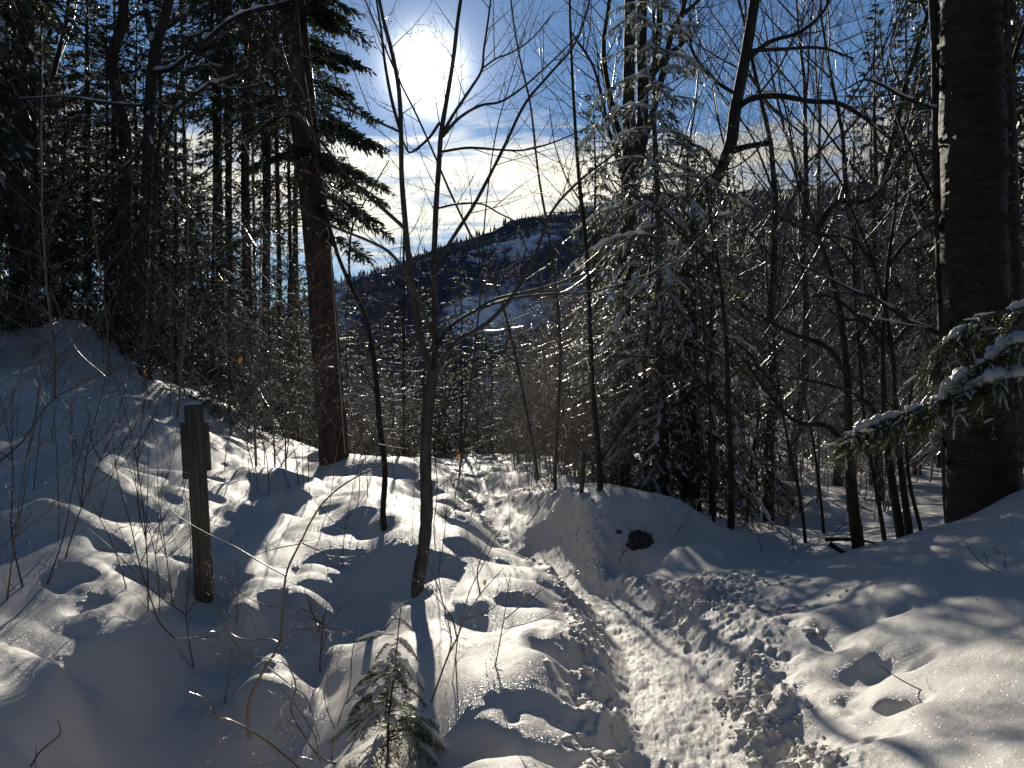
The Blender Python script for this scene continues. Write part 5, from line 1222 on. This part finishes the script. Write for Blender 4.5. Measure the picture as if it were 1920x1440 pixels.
# ------------------------------------------------------------------ snowy hemlock boughs reaching in from the right
def hanging_bough(label, pts, d0, d1, seed, rs, nd):
    rg = random.Random(seed); cp = [Vector(p) for p in PX(pts, d0, d1)]; b = cp[0]
    t = thing('hemlock_bough', label, 'branch', b, None)
    n = 60; P = smooth_path(cp, n); T = Tubes(); T.add(P, [.013 * (1 - .75 * k / (n - 1)) for k in range(n)], 6); link('stem', T.mesh('stem', 'bark_grey', b), t)
    Tb, Ts = Tubes(), Tubes(); A, D, L, Wd = [], [], [], []
    run0 = [(P[k] + Vector((0, 0, .008 + .010 * rs)), (.004 + .024 * rs * max(0.1, fbm(np.array([k * .42]), np.array([seed * 1.]), 3, 3)[0] + .42))) for k in range(2, n)]
    def lump(c, tg, r0):
        m = rg.randrange(3, 6); c = c + Vector((0, rg.uniform(-1, 1) * r0 * .8, .005 + r0 * .6)); L_ = r0 * rg.uniform(1.2, 3.2)
        pts = [c + tg * L_ * (q / (m - 1) - .5) + Vector((0, 0, rg.uniform(-.2, .3) * r0)) for q in range(m)]
        Ts.add(pts, [r0 * (.25 if q in (0, m - 1) else rg.uniform(.6, 1.1)) for q in range(m)], 7)
    for q in range(int(230 * rs)):
        kf = rg.uniform(1, n - 1.01); k = int(kf); gate = fbm(np.array([kf * .16]), np.array([seed * 1.7]), 9, 2)[0]
        if gate < -.22: continue
        lump(P[k].lerp(P[k + 1], kf - k), (P[k + 1] - P[k]).normalized(), rs * rg.uniform(.007, .020) * (1.1 + gate))
    for j in range(nd):
        f = .12 + .88 * (j + rg.random()) / nd; kf = f * (n - 1); k = min(int(kf), n - 2); q = P[k].lerp(P[k + 1], kf - k); tg = (P[k + 1] - P[k]).normalized()
        sg = rg.choice((-1, 1)); sd = Vector((0, 1, 0)) * sg
        l = rg.uniform(.06, .17) * (1.2 - .5 * f)
        dd = (tg * .7 + sd * rg.uniform(.2, .8) + Vector((0, 0, -rg.uniform(.1, .6)))).normalized()
        e = [q, q + dd * l * .35, q + dd * l * .65 + Vector((0, 0, -l * .18)), q + dd * l * .85 + Vector((0, 0, -l * .5))]
        Tb.add(e, [.0035, .0028, .002, .001], 4)
        for w_ in range(3):
            if rg.random() < .75: lump(e[0].lerp(e[1], rg.random()) if rg.random() < .5 else e[1].lerp(e[2], rg.random()), dd, rs * rg.uniform(.003, .008))
        for m in range(8):
            ff = rg.uniform(.15, 1) * 3; kk = min(int(ff), 2); c = e[kk].lerp(e[kk + 1], ff - kk); d2 = (dd * .5 + perp(dd, rg) * .7 + Vector((0, 0, -.4))).normalized(); l2 = rg.uniform(.03, .10)
            Tb.add([c, c + d2 * l2], [.0012, .0006], 3)
            for h in range(int(l2 / .0044)):
                g_ = c + d2 * l2 * rg.random(); vv = d2 * .6 + perp(d2, rg); A.append(g_[:]); D.append(vv[:]); L.append(rg.uniform(.011, .020)); Wd.append(.0018)
            if rg.random() < .18 * rs: Ts.add([c, c + d2 * l2 * .5 + Vector((0, 0, .003)), c + d2 * l2], [.002, .006, .002], 5)
    link('twigs', Tb.mesh('twigs', 'twig_dark', b), t, kind='stuff')
    link('foliage', blades_mesh('foliage', A, D, L, Wd, 'needles_fir', np.random.default_rng(seed), b), t, kind='stuff')
    link('snow_load', Ts.mesh('snow_load', 'branch_snow', b), t, kind='stuff')
hanging_bough('upper shaded snow covered hemlock bough reaching in from the right edge', [(1990, 560), (1920, 576), (1870, 588), (1830, 602), (1800, 625), (1768, 650), (1745, 672)], 3.5, 3.7, 61, .75, 46)
hanging_bough('sunlit snow covered hemlock bough crossing the thick trunk', [(2000, 600), (1930, 636), (1905, 642), (1870, 662), (1840, 682), (1810, 700), (1788, 722), (1770, 745)], 3.35, 3.5, 62, .95, 50)
hanging_bough('longest sunlit snowy hemlock bough drooping to a tip left of the thick trunk', [(2020, 690), (1930, 702), (1880, 712), (1840, 722), (1790, 742), (1740, 758), (1690, 778), (1650, 792), (1612, 808), (1585, 822)], 3.3, 3.65, 63, .95, 100)
print('done', len(bpy.data.objects))
